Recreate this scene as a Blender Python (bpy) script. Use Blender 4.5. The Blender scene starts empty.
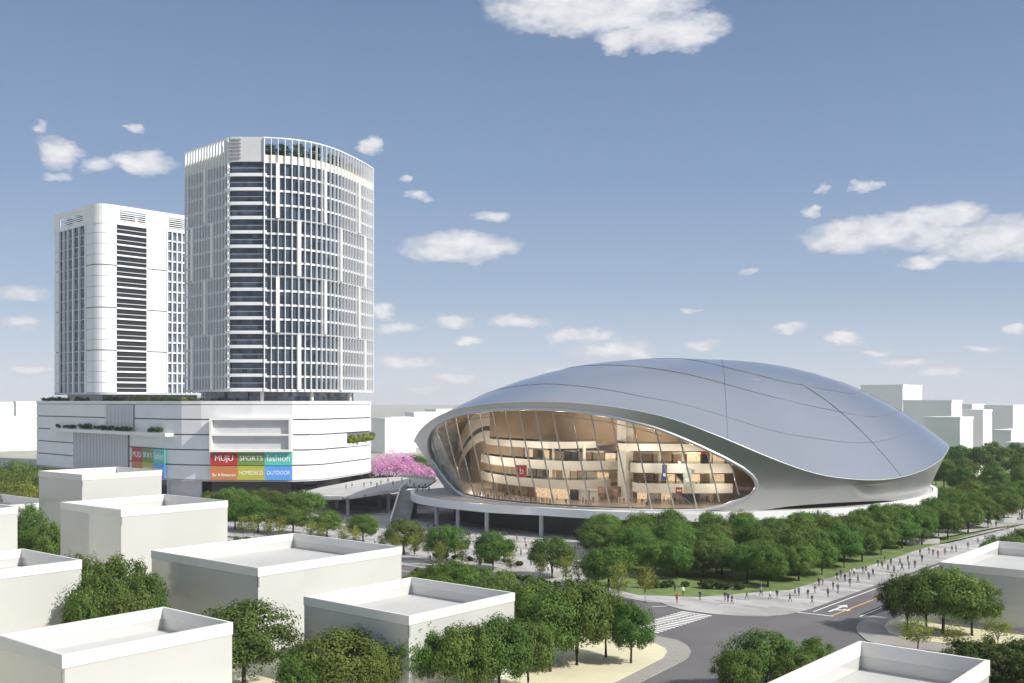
import bpy, bmesh, math, random
from mathutils import Vector, Matrix
SC = bpy.context.scene
COL = SC.collection
F_PX, CAM_H, CX, HY = 1050.0, 32.0, 512.0, 401.0
PI = math.pi

# ------------------------------------------------------------------ helpers
def G(px, py, z=0.0):
    d = (CAM_H - z) * F_PX / (py - HY)
    return ((px - CX) * d / F_PX, d)
E1 = (0.6388, 0.7694)      # street axis, away to one side
E2 = (-0.7694, 0.6388)     # street axis, away to the other side

def lerp(a, b, t): return a + (b - a) * t
def interp(tab, x):
    if x <= tab[0][0]: return tab[0][1]
    for (a, va), (b, vb) in zip(tab, tab[1:]):
        if x <= b: return va + (vb - va) * (x - a) / (b - a)
    return tab[-1][1]

class MB:
    def __init__(s): s.v = []; s.f = []; s.m = []; s.uv = None
    def add(s, vs, fs, mi=0):
        n = len(s.v); s.v += [tuple(p) for p in vs]
        for f in fs: s.f.append([n + i for i in f]); s.m.append(mi)
        return s
    def box(s, c, size, ax=(1, 0), mi=0):
        hx, hy, hz = size[0] / 2, size[1] / 2, size[2] / 2
        ux, uy = ax; vx, vy = -uy, ux
        P = []
        for dz in (-hz, hz):
            for a, b in ((-hx, -hy), (hx, -hy), (hx, hy), (-hx, hy)):
                P.append((c[0] + a * ux + b * vx, c[1] + a * uy + b * vy, c[2] + dz))
        return s.add(P, [(3, 2, 1, 0), (4, 5, 6, 7), (0, 1, 5, 4), (1, 2, 6, 5), (2, 3, 7, 6), (3, 0, 4, 7)], mi)
    def prism(s, poly, z0, z1, mi=0, top=True, bottom=True):
        a = sum(p[0] * q[1] - q[0] * p[1] for p, q in zip(poly, poly[1:] + poly[:1]))
        if a < 0: poly = poly[::-1]
        n = len(poly)
        P = [(p[0], p[1], z0) for p in poly] + [(p[0], p[1], z1) for p in poly]
        fs = [(i, (i + 1) % n, n + (i + 1) % n, n + i) for i in range(n)]
        if top: fs.append(tuple(range(n, 2 * n)))
        if bottom: fs.append(tuple(range(n - 1, -1, -1)))
        return s.add(P, fs, mi)
    def tube(s, pts, rad, n=6, mi=0, cap=True):
        pts = [Vector(p) for p in pts]
        if not isinstance(rad, (list, tuple)): rad = [rad] * len(pts)
        base = len(s.v)
        for i, p in enumerate(pts):
            d = (pts[min(i + 1, len(pts) - 1)] - pts[max(i - 1, 0)])
            d = d.normalized() if d.length > 1e-9 else Vector((0, 0, 1))
            a = d.cross(Vector((0, 0, 1)))
            if a.length < 1e-3: a = d.cross(Vector((1, 0, 0)))
            a.normalize(); b = d.cross(a)
            for k in range(n):
                q = p + rad[i] * (math.cos(2 * PI * k / n) * a + math.sin(2 * PI * k / n) * b)
                s.v.append(tuple(q))
        for i in range(len(pts) - 1):
            for k in range(n):
                s.f.append([base + i * n + k, base + (i + 1) * n + k, base + (i + 1) * n + (k + 1) % n, base + i * n + (k + 1) % n]); s.m.append(mi)
        if cap:
            s.f.append([base + k for k in range(n)]); s.m.append(mi)
            e = base + (len(pts) - 1) * n
            s.f.append([e + n - 1 - k for k in range(n)]); s.m.append(mi)
        return s
    def strip(s, path, z0, z1, thick, mi=0, closed=False):
        """a wall standing along an open path, thickness to the inner side"""
        inn = offset(path, -thick)
        return s.prism(list(path) + inn[::-1], z0, z1, mi)
    def grid(s, rows, mi=0, wrap=False):
        n = len(s.v); w = len(rows[0])
        for r in rows: s.v += [tuple(p) for p in r]
        for i in range(len(rows) - 1):
            for j in range(w if wrap else w - 1):
                k = (j + 1) % w
                s.f.append([n + i * w + j, n + i * w + k, n + (i + 1) * w + k, n + (i + 1) * w + j]); s.m.append(mi)
        return s
    def build(s, name, mats, parent=None, smooth=False, weld=False):
        if not isinstance(mats, (list, tuple)): mats = [mats]
        o3 = Vector((0, 0, 0))
        if parent is not None: o3 = Vector(parent['_o']) if '_o' in parent else Vector((0, 0, 0))
        me = bpy.data.meshes.new(name)
        me.from_pydata([tuple(Vector(p) - o3) for p in s.v], [], s.f)
        for m in mats: me.materials.append(m)
        me.polygons.foreach_set('material_index', s.m)
        if smooth: me.polygons.foreach_set('use_smooth', [True] * len(s.f))
        me.update()
        o = bpy.data.objects.new(name, me); COL.objects.link(o)
        if parent is not None:
            o.parent = parent
            o['_o'] = tuple(o3)
        return o

def offset(path, d):
    """shift an open path (running so that the outside is on its clockwise side) outward by d"""
    out = []
    n = len(path)
    for i in range(n):
        ns = []
        if i > 0: ns.append((path[i - 1], path[i]))
        if i < n - 1: ns.append((path[i], path[i + 1]))
        v = [0, 0]; us = []
        for a, b in ns:
            dx, dy = b[0] - a[0], b[1] - a[1]; l = math.hypot(dx, dy) or 1
            us.append((dy / l, -dx / l))
        v = [sum(u[0] for u in us), sum(u[1] for u in us)]
        l = math.hypot(*v) or 1
        v = [v[0] / l, v[1] / l]
        k = max(0.4, v[0] * us[0][0] + v[1] * us[0][1])
        out.append((path[i][0] + v[0] * d / k, path[i][1] + v[1] * d / k))
    return out

class Path:
    def __init__(s, pts):
        s.p = pts; s.c = [0]
        for a, b in zip(pts, pts[1:]): s.c.append(s.c[-1] + math.dist(a, b))
        s.L = s.c[-1]
    def at(s, d):
        d = max(0, min(s.L, d))
        for i in range(len(s.p) - 1):
            if d <= s.c[i + 1] + 1e-9:
                k = (d - s.c[i]) / (s.c[i + 1] - s.c[i]); a, b = s.p[i], s.p[i + 1]
                l = math.dist(a, b)
                return (lerp(a[0], b[0], k), lerp(a[1], b[1], k)), ((b[0] - a[0]) / l, (b[1] - a[1]) / l)
    def sub(s, d0, d1):
        out = [s.at(d0)[0]]
        for q, c in zip(s.p, s.c):
            if d0 + 1e-3 < c < d1 - 1e-3: out.append(q)
        out.append(s.at(d1)[0]); return out
    def s_at_px(s, px):
        lo, hi = 0, s.L
        best = min((abs(CX + F_PX * s.at(s.L * i / 800)[0][0] / s.at(s.L * i / 800)[0][1] - px), s.L * i / 800) for i in range(801))
        return best[1]

def tag(o, label=None, cat=None, group=None, kind=None):
    if label: o['label'] = label
    if cat: o['category'] = cat
    if group: o['group'] = group
    if kind: o['kind'] = kind
    return o
def empty(name, loc, label=None, cat=None, group=None):
    o = bpy.data.objects.new(name, None); COL.objects.link(o); o.location = loc; o['_o'] = tuple(loc)
    o.empty_display_size = 0.5
    return tag(o, label, cat, group)
def copy_tree(o, parent=None):
    c = o.copy(); COL.objects.link(c)
    if parent is not None: c.parent = parent
    for ch in list(KIDS.get(o.name, [])): copy_tree(ch, c)
    return c
KIDS = {}
def kids(o, *ch): KIDS[o.name] = list(ch)

# ------------------------------------------------------------------ materials
def mat(name, col, rough=0.6, metal=0.0, spec=0.5, noise=None, bump=None, coat=0.0, emis=None):
    """noise = (scale, amount): broad real variation of the surface colour"""
    m = bpy.data.materials.new(name); m.use_nodes = True
    nt = m.node_tree; b = nt.nodes['Principled BSDF']
    b.inputs['Base Color'].default_value = (*col, 1); b.inputs['Roughness'].default_value = rough
    b.inputs['Metallic'].default_value = metal; b.inputs['Specular IOR Level'].default_value = spec
    b.inputs['Coat Weight'].default_value = coat
    if emis:
        b.inputs['Emission Color'].default_value = (*emis[0], 1); b.inputs['Emission Strength'].default_value = emis[1]
    if noise or bump:
        tc = nt.nodes.new('ShaderNodeNewGeometry')
    if noise:
        n = nt.nodes.new('ShaderNodeTexNoise'); n.inputs['Scale'].default_value = noise[0]; n.inputs['Detail'].default_value = 5
        nt.links.new(tc.outputs['Position'], n.inputs['Vector'])
        r = nt.nodes.new('ShaderNodeMapRange'); r.inputs[1].default_value = .3; r.inputs[2].default_value = .7
        r.inputs[3].default_value = 1 - noise[1]; r.inputs[4].default_value = 1 + noise[1]
        nt.links.new(n.outputs['Fac'], r.inputs[0])
        x = nt.nodes.new('ShaderNodeVectorMath'); x.operation = 'SCALE'; x.inputs[0].default_value = col
        nt.links.new(r.outputs[0], x.inputs['Scale']); nt.links.new(x.outputs[0], b.inputs['Base Color'])
    if bump:
        n = nt.nodes.new('ShaderNodeTexNoise'); n.inputs['Scale'].default_value = bump[0]; n.inputs['Detail'].default_value = 3
        nt.links.new(tc.outputs['Position'], n.inputs['Vector'])
        bp = nt.nodes.new('ShaderNodeBump'); bp.inputs['Strength'].default_value = bump[1]; bp.inputs['Distance'].default_value = bump[2]
        nt.links.new(n.outputs['Fac'], bp.inputs['Height']); nt.links.new(bp.outputs['Normal'], b.inputs['Normal'])
    return m

def paving_mat(name, c1, c2, mortar, sx, sy, ang=39.7):
    m = bpy.data.materials.new(name); m.use_nodes = True
    nt = m.node_tree; b = nt.nodes['Principled BSDF']; L = nt.links.new
    g = nt.nodes.new('ShaderNodeNewGeometry'); mp = nt.nodes.new('ShaderNodeMapping')
    mp.inputs['Rotation'].default_value = (0, 0, math.radians(ang)); L(g.outputs['Position'], mp.inputs['Vector'])
    br = nt.nodes.new('ShaderNodeTexBrick'); L(mp.outputs[0], br.inputs['Vector'])
    br.inputs['Color1'].default_value = (*c1, 1); br.inputs['Color2'].default_value = (*c2, 1); br.inputs['Mortar'].default_value = (*mortar, 1)
    br.inputs['Scale'].default_value = 1; br.inputs['Mortar Size'].default_value = .05
    br.inputs['Brick Width'].default_value = sx; br.inputs['Row Height'].default_value = sy
    n = nt.nodes.new('ShaderNodeTexNoise'); n.inputs['Scale'].default_value = .09; n.inputs['Detail'].default_value = 6; L(g.outputs['Position'], n.inputs['Vector'])
    r = nt.nodes.new('ShaderNodeMapRange'); r.inputs[1].default_value = .3; r.inputs[2].default_value = .7; r.inputs[3].default_value = .86; r.inputs[4].default_value = 1.1; L(n.outputs['Fac'], r.inputs[0])
    x = nt.nodes.new('ShaderNodeVectorMath'); x.operation = 'SCALE'; L(br.outputs['Color'], x.inputs[0]); L(r.outputs[0], x.inputs['Scale'])
    L(x.outputs[0], b.inputs['Base Color']); b.inputs['Roughness'].default_value = .75
    return m

def leaf_mat(name, c1, c2, trans=0.3):
    m = bpy.data.materials.new(name); m.use_nodes = True
    nt = m.node_tree; L = nt.links.new; nt.nodes.clear()
    out = nt.nodes.new('ShaderNodeOutputMaterial')
    at = nt.nodes.new('ShaderNodeAttribute'); at.attribute_name = 'tone'
    oi = nt.nodes.new('ShaderNodeObjectInfo')
    mx = nt.nodes.new('ShaderNodeMix'); mx.data_type = 'RGBA'
    mx.inputs['A'].default_value = (*c1, 1); mx.inputs['B'].default_value = (*c2, 1); L(at.outputs['Fac'], mx.inputs['Factor'])
    hs = nt.nodes.new('ShaderNodeHueSaturation'); L(mx.outputs['Result'], hs.inputs['Color'])
    r1 = nt.nodes.new('ShaderNodeMapRange'); r1.inputs[3].default_value = .482; r1.inputs[4].default_value = .515; L(oi.outputs['Random'], r1.inputs[0]); L(r1.outputs[0], hs.inputs['Hue'])
    r2 = nt.nodes.new('ShaderNodeMapRange'); r2.inputs[3].default_value = .8; r2.inputs[4].default_value = 1.2; 
    mm = nt.nodes.new('ShaderNodeMath'); mm.operation = 'FRACT'; mu = nt.nodes.new('ShaderNodeMath'); mu.operation = 'MULTIPLY'; mu.inputs[1].default_value = 17.3
    L(oi.outputs['Random'], mu.inputs[0]); L(mu.outputs[0], mm.inputs[0]); L(mm.outputs[0], r2.inputs[0]); L(r2.outputs[0], hs.inputs['Value'])
    d = nt.nodes.new('ShaderNodeBsdfPrincipled'); d.inputs['Roughness'].default_value = .7; d.inputs['Specular IOR Level'].default_value = .12
    t = nt.nodes.new('ShaderNodeBsdfTranslucent'); L(hs.outputs[0], d.inputs['Base Color']); L(hs.outputs[0], t.inputs['Color'])
    ms = nt.nodes.new('ShaderNodeMixShader'); ms.inputs[0].default_value = trans; L(d.outputs[0], ms.inputs[1]); L(t.outputs[0], ms.inputs[2])
    L(ms.outputs[0], out.inputs['Surface'])
    return m

def glass_mat(name, tint, refl=0.10, rough=.02):
    m = bpy.data.materials.new(name); m.use_nodes = True
    nt = m.node_tree; L = nt.links.new; nt.nodes.clear()
    out = nt.nodes.new('ShaderNodeOutputMaterial')
    tr = nt.nodes.new('ShaderNodeBsdfTransparent'); tr.inputs[0].default_value = (*tint, 1)
    gl = nt.nodes.new('ShaderNodeBsdfGlossy'); gl.inputs['Roughness'].default_value = rough
    fr = nt.nodes.new('ShaderNodeFresnel'); fr.inputs[0].default_value = 1.45
    ad = nt.nodes.new('ShaderNodeMath'); ad.operation = 'MULTIPLY'; ad.inputs[1].default_value = refl * 10; L(fr.outputs[0], ad.inputs[0]); ad.use_clamp = True
    ms = nt.nodes.new('ShaderNodeMixShader'); L(ad.outputs[0], ms.inputs[0]); L(tr.outputs[0], ms.inputs[1]); L(gl.outputs[0], ms.inputs[2])
    L(ms.outputs[0], out.inputs['Surface'])
    return m

def facade_glass(name, base, sx=2.0, sz=4.8):
    """dark office glass, each pane a little different"""
    m = bpy.data.materials.new(name); m.use_nodes = True
    nt = m.node_tree; b = nt.nodes['Principled BSDF']; L = nt.links.new
    g = nt.nodes.new('ShaderNodeNewGeometry')
    sn = nt.nodes.new('ShaderNodeVectorMath'); sn.operation = 'SNAP'; sn.inputs[1].default_value = (1.7, 1.7, 2.4); L(g.outputs['Position'], sn.inputs[0])
    wn = nt.nodes.new('ShaderNodeTexWhiteNoise'); L(sn.outputs[0], wn.inputs['Vector'])
    r = nt.nodes.new('ShaderNodeMapRange'); r.inputs[3].default_value = .45; r.inputs[4].default_value = 1.7; L(wn.outputs['Value'], r.inputs[0])
    x = nt.nodes.new('ShaderNodeVectorMath'); x.operation = 'SCALE'; x.inputs[0].default_value = base; L(r.outputs[0], x.inputs['Scale']); L(x.outputs[0], b.inputs['Base Color'])
    b.inputs['Roughness'].default_value = .08; b.inputs['Specular IOR Level'].default_value = .6
    return m

M = {}
M['white'] = mat('white_paint', (.78, .77, .74), .45, noise=(.08, .03))
M['band'] = mat('white_cladding', (.74, .75, .76), .4, noise=(.15, .03))
M['fin'] = mat('white_metal', (.80, .81, .82), .35)
M['cream'] = mat('cream_plaster', (.78, .73, .60), .7)
M['groove'] = mat('dark_joint', (.16, .17, .19), .6)
M['glassd'] = facade_glass('dark_office_glass', (.040, .060, .085))
M['glassm'] = facade_glass('blue_grey_glass', (.12, .15, .19))
M['grey'] = mat('grey_panel', (.42, .44, .46), .4, noise=(.2, .05))
M['lgrey'] = mat('pale_grey_panel', (.55, .56, .57), .5, noise=(.2, .05))
M['slat'] = mat('grey_slat', (.33, .34, .36), .4)
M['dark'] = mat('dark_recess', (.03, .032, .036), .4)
M['darkglass'] = mat('dark_shopfront', (.02, .024, .03), .1)
M['concrete'] = mat('concrete', (.38, .38, .37), .75, noise=(.3, .12))
M['deckfloor'] = paving_mat('deck_paving', (.42, .415, .41), (.48, .475, .47), (.34, .34, .34), 3, 1.5, 10)
M['roofmetal'] = mat('silver_roof', (.53, .56, .62), .25, .88, noise=(.025, .05))
M['skirtmetal'] = mat('brushed_silver', (.58, .59, .59), .42, .75, noise=(.05, .05))
M['ring'] = mat('silver_ring', (.58, .60, .63), .38, .6)
M['seam'] = mat('roof_seam', (.15, .16, .175), .6)
M['mull'] = mat('mullion_grey', (.42, .41, .39), .35, .5)
M['beige'] = mat('beige_wall', (.56, .43, .30), .7, noise=(.4, .06))
M['ceil'] = mat('brown_ceiling', (.32, .24, .17), .7, noise=(.2, .1))
M['fascia'] = mat('ivory_fascia', (.82, .79, .72), .45)
M['ifloor'] = mat('polished_floor', (.52, .45, .37), .25, noise=(.3, .08))
M['shop'] = mat('lit_shop_window', (.50, .38, .25), .4, noise=(1.6, .8), emis=((1, .72, .45), .6))
M['goods'] = mat('shop_display', (.30, .22, .16), .5, noise=(1.1, .95))
vn = M['goods'].node_tree
vo = vn.nodes.new('ShaderNodeTexVoronoi'); vo.inputs['Scale'].default_value = 1.5; vg = vn.nodes.new('ShaderNodeNewGeometry'); vn.links.new(vg.outputs['Position'], vo.inputs['Vector'])
vm = vn.nodes.new('ShaderNodeMix'); vm.data_type = 'RGBA'; vm.blend_type = 'MULTIPLY'; vm.inputs['Factor'].default_value = .4; vm.inputs['A'].default_value = (.50, .36, .25, 1); vn.links.new(vo.outputs['Color'], vm.inputs['B']); vn.links.new(vm.outputs['Result'], vn.nodes['Principled BSDF'].inputs['Base Color'])
M['seat'] = mat('dark_timber', (.12, .08, .05), .5, noise=(1.1, .4))
M['lampglow'] = mat('downlight_glow', (1, .9, .7), .4, emis=((1, .78, .48), 14))
M['clearglass'] = glass_mat('clear_facade_glass', (.95, .96, .95), .13)
M['rail'] = glass_mat('balustrade_glass', (.80, .85, .86), .12)
M['body'] = mat('satin_white_body', (.53, .535, .52), .10, spec=.8, coat=.6, noise=(.05, .04))
M['parapet'] = mat('white_parapet', (.68, .675, .645), .5, noise=(.2, .03))
M['broof'] = mat('pale_roof', (.47, .47, .465), .6, noise=(.12, .06))
M['far'] = mat('pale_far_block', (.80, .80, .78), .6, noise=(.03, .04))
M['asphalt'] = mat('asphalt', (.125, .12, .125), .85, noise=(.12, .14), bump=(6, .15, .02))
M['line'] = mat('road_paint_white', (.74, .74, .72), .6, noise=(1.5, .12))
M['yline'] = mat('road_paint_yellow', (.62, .36, .06), .6, noise=(1.5, .12))
M['plaza'] = paving_mat('plaza_paving', (.31, .305, .30), (.50, .495, .485), (.30, .30, .295), 7, 1.6)
M['walk'] = paving_mat('footway_paving', (.30, .285, .26), (.34, .325, .30), (.26, .25, .23), 1.2, .6)
M['creampave'] = mat('cream_paving', (.64, .60, .42), .8, noise=(.25, .06))
M['lawn'] = mat('lawn', (.13, .19, .055), .9, noise=(.35, .3), bump=(5, .4, .1))
M['soil'] = mat('hazed_ground_soil', (.33, .345, .29), .9, noise=(.02, .25))  # paled so the distant ground carries the haze in its colour
M['kerb'] = mat('kerb_stone', (.45, .44, .42), .7)
M['bark'] = mat('bark', (.07, .05, .035), .9)
M['barkp'] = mat('pale_bark', (.22, .19, .15), .9)
M['leafA'] = leaf_mat('green_leaf', (.066, .122, .026), (.160, .255, .055))
M['leafB'] = leaf_mat('olive_leaf', (.072, .116, .028), (.160, .225, .054))
M['leafC'] = leaf_mat('bright_leaf', (.060, .130, .027), (.145, .270, .054))
M['leafY'] = leaf_mat('yellow_leaf', (.15, .19, .035), (.32, .35, .07), .4)
M['leafP'] = leaf_mat('pink_blossom', (.58, .22, .46), (.85, .52, .74), .4)
M['shrub'] = leaf_mat('shrub_leaf', (.030, .055, .018), (.090, .135, .032))
M['shrubY'] = leaf_mat('lime_shrub_leaf', (.14, .18, .02), (.32, .36, .06))
M['text'] = mat('sign_lettering', (.85, .85, .82), .5)
for n, c in dict(red=(.42, .028, .03), green=(.15, .25, .07), teal=(.10, .52, .44), orange=(.50, .19, .055), olive=(.42, .42, .05), blue=(.10, .34, .80)).items():
    M['s_' + n] = mat(n + '_board', c, .45)

# ------------------------------------------------------------------ camera, sun, sky
cam = bpy.data.objects.new('camera', bpy.data.cameras.new('camera')); COL.objects.link(cam)
cam.location = (0, 0, CAM_H); cam.rotation_euler = (PI / 2, 0, 0)
cam.data.sensor_width = 36; cam.data.lens = F_PX / 1024 * 36; cam.data.shift_y = 59.5 / 1024
cam.data.clip_end = 20000; SC.camera = cam
SUN_AZ, SUN_EL = math.radians(28), math.radians(38)      # sun stands over the viewer's own side
sdir = Vector((math.cos(SUN_AZ) * math.cos(SUN_EL), -math.sin(SUN_AZ) * math.cos(SUN_EL), math.sin(SUN_EL)))
sun = bpy.data.objects.new('sun', bpy.data.lights.new('sun', 'SUN')); COL.objects.link(sun)
sun.data.energy = 4.9; sun.data.angle = math.radians(.5); sun.data.color = (1, .945, .86)
sun.rotation_euler = sdir.to_track_quat('Z', 'Y').to_euler()

W = bpy.data.worlds.new('World'); SC.world = W; W.use_nodes = True
nt = W.node_tree; L = nt.links.new; bg = nt.nodes['Background']
sky = nt.nodes.new('ShaderNodeTexSky'); sky.sky_type = 'NISHITA'; sky.sun_disc = False
sky.sun_elevation = SUN_EL; sky.sun_rotation = math.atan2(sdir.x, sdir.y)
sky.air_density = 1.0; sky.dust_density = .3; sky.ozone_density = 1.5
hs = nt.nodes.new('ShaderNodeHueSaturation'); hs.inputs['Saturation'].default_value = .72; L(sky.outputs[0], hs.inputs['Color'])
tc = nt.nodes.new('ShaderNodeTexCoord'); sep = nt.nodes.new('ShaderNodeSeparateXYZ'); L(tc.outputs['Generated'], sep.inputs[0])
def mth(op, a, b=None, clamp=False):
    n = nt.nodes.new('ShaderNodeMath'); n.operation = op; n.use_clamp = clamp
    for i, x in enumerate((a, b)):
        if x is None: continue
        if isinstance(x, (int, float)): n.inputs[i].default_value = x
        else: L(x, n.inputs[i])
    return n.outputs[0]
AZ = mth('ARCTAN2', sep.outputs['X'], sep.outputs['Y']); EL = mth('ARCSINE', sep.outputs['Z'])
cmb = nt.nodes.new('ShaderNodeCombineXYZ'); L(AZ, cmb.inputs[0]); L(mth('MULTIPLY', EL, 1.7), cmb.inputs[1])
wz = nt.nodes.new('ShaderNodeTexNoise'); wz.inputs['Scale'].default_value = 34; wz.inputs['Detail'].default_value = 8; wz.inputs['Roughness'].default_value = .62; L(cmb.outputs[0], wz.inputs['Vector'])
wsep = nt.nodes.new('ShaderNodeSeparateColor'); L(wz.outputs['Color'], wsep.inputs[0])
AZ = mth('ADD', AZ, mth('MULTIPLY', mth('SUBTRACT', wsep.outputs[0], .5), .042)); ELW = mth('ADD', EL, mth('MULTIPLY', mth('SUBTRACT', wsep.outputs[1], .5), .021))
nz = nt.nodes.new('ShaderNodeTexNoise'); nz.inputs['Scale'].default_value = 38; nz.inputs['Detail'].default_value = 7; nz.inputs['Roughness'].default_value = .58; L(cmb.outputs[0], nz.inputs['Vector'])
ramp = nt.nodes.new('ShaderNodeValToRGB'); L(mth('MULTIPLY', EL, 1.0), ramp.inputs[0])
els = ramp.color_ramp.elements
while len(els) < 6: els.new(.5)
for e_, (p_, c_) in zip(els, ((0.0, (.68, .735, .82)), (.04, (.52, .605, .74)), (.10, (.35, .455, .63)), (.20, (.235, .345, .545)), (.38, (.150, .240, .415)), (.62, (.58, .62, .69)))): e_.position = p_; e_.color = (*c_, 1)  # last stop brightens the unseen zenith as added fill for shaded faces
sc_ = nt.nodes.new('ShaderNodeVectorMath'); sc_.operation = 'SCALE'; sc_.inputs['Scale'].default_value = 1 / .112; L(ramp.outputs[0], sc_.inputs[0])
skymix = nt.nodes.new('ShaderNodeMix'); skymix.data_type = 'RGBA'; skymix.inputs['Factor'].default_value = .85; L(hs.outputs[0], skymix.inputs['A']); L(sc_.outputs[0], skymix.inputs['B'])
clouds = [(595, 12, 95, 20, 1), (555, 5, 70, 14, 1), (665, 30, 60, 18, 1), (620, 38, 22, 12, 1), (690, 38, 28, 12, 1), (640, 5, 60, 14, 1),
          (58, 154, 22, 15, 1), (143, 162, 32, 11, 1), (98, 164, 16, 8, .8), (40, 129, 9, 6, .7), (132, 129, 11, 5, .8), (55, 178, 14, 5, .7),
          (371, 147, 12, 9, .9), (460, 247, 56, 14, 1), (430, 250, 28, 8, 1), (493, 215, 17, 6, 1), (420, 196, 14, 5, .8), (405, 178, 7, 4, .6),
          (885, 232, 80, 17, 1), (940, 216, 48, 12, 1), (850, 238, 46, 14, 1), (985, 243, 55, 18, 1), (1005, 238, 40, 22, 1), (928, 260, 28, 7, 1), (865, 185, 18, 6, 1), (823, 187, 8, 5, .8), (812, 210, 10, 6, .8), (750, 271, 9, 4, .6),
          (470, 340, 14, 4, 1), (690, 310, 9, 3, 1), (700, 345, 20, 5, 1), (870, 352, 16, 4, 1), (985, 350, 20, 5, 1), (560, 372, 40, 6, 1), (425, 388, 24, 4, 1), (30, 370, 30, 6, 1), (518, 322, 32, 7, 1), (580, 335, 34, 8, 1), (612, 351, 46, 11, 1), (453, 321, 19, 7, 1), (408, 362, 40, 8, 1), (400, 327, 22, 5, 1), (383, 311, 14, 8, 1),
          (790, 329, 18, 6, 1), (845, 338, 19, 7, 1), (948, 372, 24, 7, 1), (1017, 330, 16, 5, 1), (18, 293, 32, 7, .7), (18, 324, 26, 6, 1), (455, 380, 30, 5, 1), (905, 362, 30, 4, 1), (340, 60, 0.1, .1, .1)]
m = None
for px, py, w, h, st in clouds:
    u, v = (px - CX) / F_PX, (HY - py) / F_PX
    a0 = math.atan2(u, 1); e0 = math.asin(v / math.sqrt(1 + u * u + v * v)); k = 1 / math.sqrt(1 + u * u)
    sa, se = 1.25 * w / F_PX * k * k, 1.3 * h / F_PX * k
    dx = mth('MULTIPLY', mth('SUBTRACT', AZ, a0), 1 / sa); dy = mth('MULTIPLY', mth('SUBTRACT', ELW, e0), 1 / se)
    d = mth('SUBTRACT', 1, mth('ADD', mth('MULTIPLY', dx, dx), mth('MULTIPLY', dy, dy)))
    d = mth('MULTIPLY', mth('MAXIMUM', d, 0), st)
    m = d if m is None else mth('MAXIMUM', m, d)
nf = nt.nodes.new('ShaderNodeMapRange'); nf.inputs[1].default_value = .3; nf.inputs[2].default_value = .72; nf.clamp = False; L(nz.outputs['Fac'], nf.inputs[0])
raw = mth('ADD', mth('MULTIPLY', mth('POWER', m, .6), 1.0), mth('MULTIPLY', nf.outputs[0], .5))
gate = mth('GREATER_THAN', m, .001)
cr = nt.nodes.new('ShaderNodeMapRange'); cr.interpolation_type = 'SMOOTHSTEP'; cr.inputs[1].default_value = .45; cr.inputs[2].default_value = 1.15; L(raw, cr.inputs[0])
dens = mth('MULTIPLY', mth('MULTIPLY', cr.outputs[0], .93), mth('MINIMUM', mth('MULTIPLY', m, 3), 1))
ccol = nt.nodes.new('ShaderNodeMix'); ccol.data_type = 'RGBA'; ccol.inputs['A'].default_value = (5.6, 5.85, 6.4, 1); ccol.inputs['B'].default_value = (9.0, 8.9, 8.8, 1)
cb = nt.nodes.new('ShaderNodeMapRange'); cb.inputs[1].default_value = .95; cb.inputs[2].default_value = 1.55; L(raw, cb.inputs[0]); L(cb.outputs[0], ccol.inputs['Factor'])
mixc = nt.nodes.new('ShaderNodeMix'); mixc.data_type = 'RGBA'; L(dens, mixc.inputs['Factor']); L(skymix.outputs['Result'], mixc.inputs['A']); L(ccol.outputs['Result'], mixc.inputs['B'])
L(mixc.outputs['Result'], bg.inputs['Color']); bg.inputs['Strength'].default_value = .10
SC.view_settings.view_transform = 'Standard'; SC.view_settings.look = 'None'; SC.view_settings.exposure = .2; SC.view_settings.gamma = 1
SC.render.film_transparent = False
SC.cycles.max_bounces = 6; SC.cycles.diffuse_bounces = 3; SC.cycles.glossy_bounces = 3; SC.cycles.transparent_max_bounces = 12
SC.cycles.use_denoising = True
SC.cycles.sample_clamp_indirect = 4

# ------------------------------------------------------------------ ground and roads
def slab(name, poly, z0, z1, m, **k):
    o = MB().prism(poly, z0, z1).build(name, m); o['kind'] = 'structure'; return o
def along(p, ax, d): return (p[0] + ax[0] * d, p[1] + ax[1] * d)
slab('ground', [(-3000, -200), (3000, -200), (3000, 9000), (-3000, 9000)], -1.2, -.14, M['soil'])
rp = (46.2, 162.3)                                             # plaza kerb beside the main road
slab('road', [(-160, 40), (190, 20), along((61, 152), E1, 260), along((44, 163), E1, 260), along((40, 168), E1, 4), (20, 200), along((20, 200), E2, 180), along((2, 172), E2, 180)], -.5, -.10, M['asphalt'])
kerb_front = [G(600, 593), G(622, 597), G(648, 602), G(661, 602.5), G(668, 605.5), G(685, 610), G(710, 613.5), G(740, 615.5), G(765, 615.8), G(785, 614), G(800, 611)]
plaza = [along(kerb_front[0], E2, 150), ] + kerb_front + [rp, along(rp, E1, 260), (150, 520), (-30, 520), (-190, 440), (-230, 330)]
slab('plaza', plaza, -.6, 0.0, M['plaza'])
# lawn under the grove by the stadium
slab('lawn', [G(590, 584), G(640, 595), G(700, 597), G(760, 592), G(790, 590), G(826, 579), G(862, 568), G(896, 557.5), G(928, 547.5), G(965, 537), G(1005, 526), (176, 300), (150, 285), (120, 262), (95, 243), (70, 232), (40, 224), (20, 216)], -.3, .06, M['lawn'])
slab('lawn', [(150, 345), (190, 318), (330, 420), (420, 560), (230, 640), (150, 420)], -.3, .05, M['lawn'])
slab('lawn', [(-330, 420), (-205, 350), (-150, 300), (-140, 250), (-230, 240), (-420, 380)], -.3, .05, M['lawn'])
slab('path', [G(902, 555), G(934, 545.5), (170, 292), (158, 298)], -.2, .08, M['plaza'])
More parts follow.
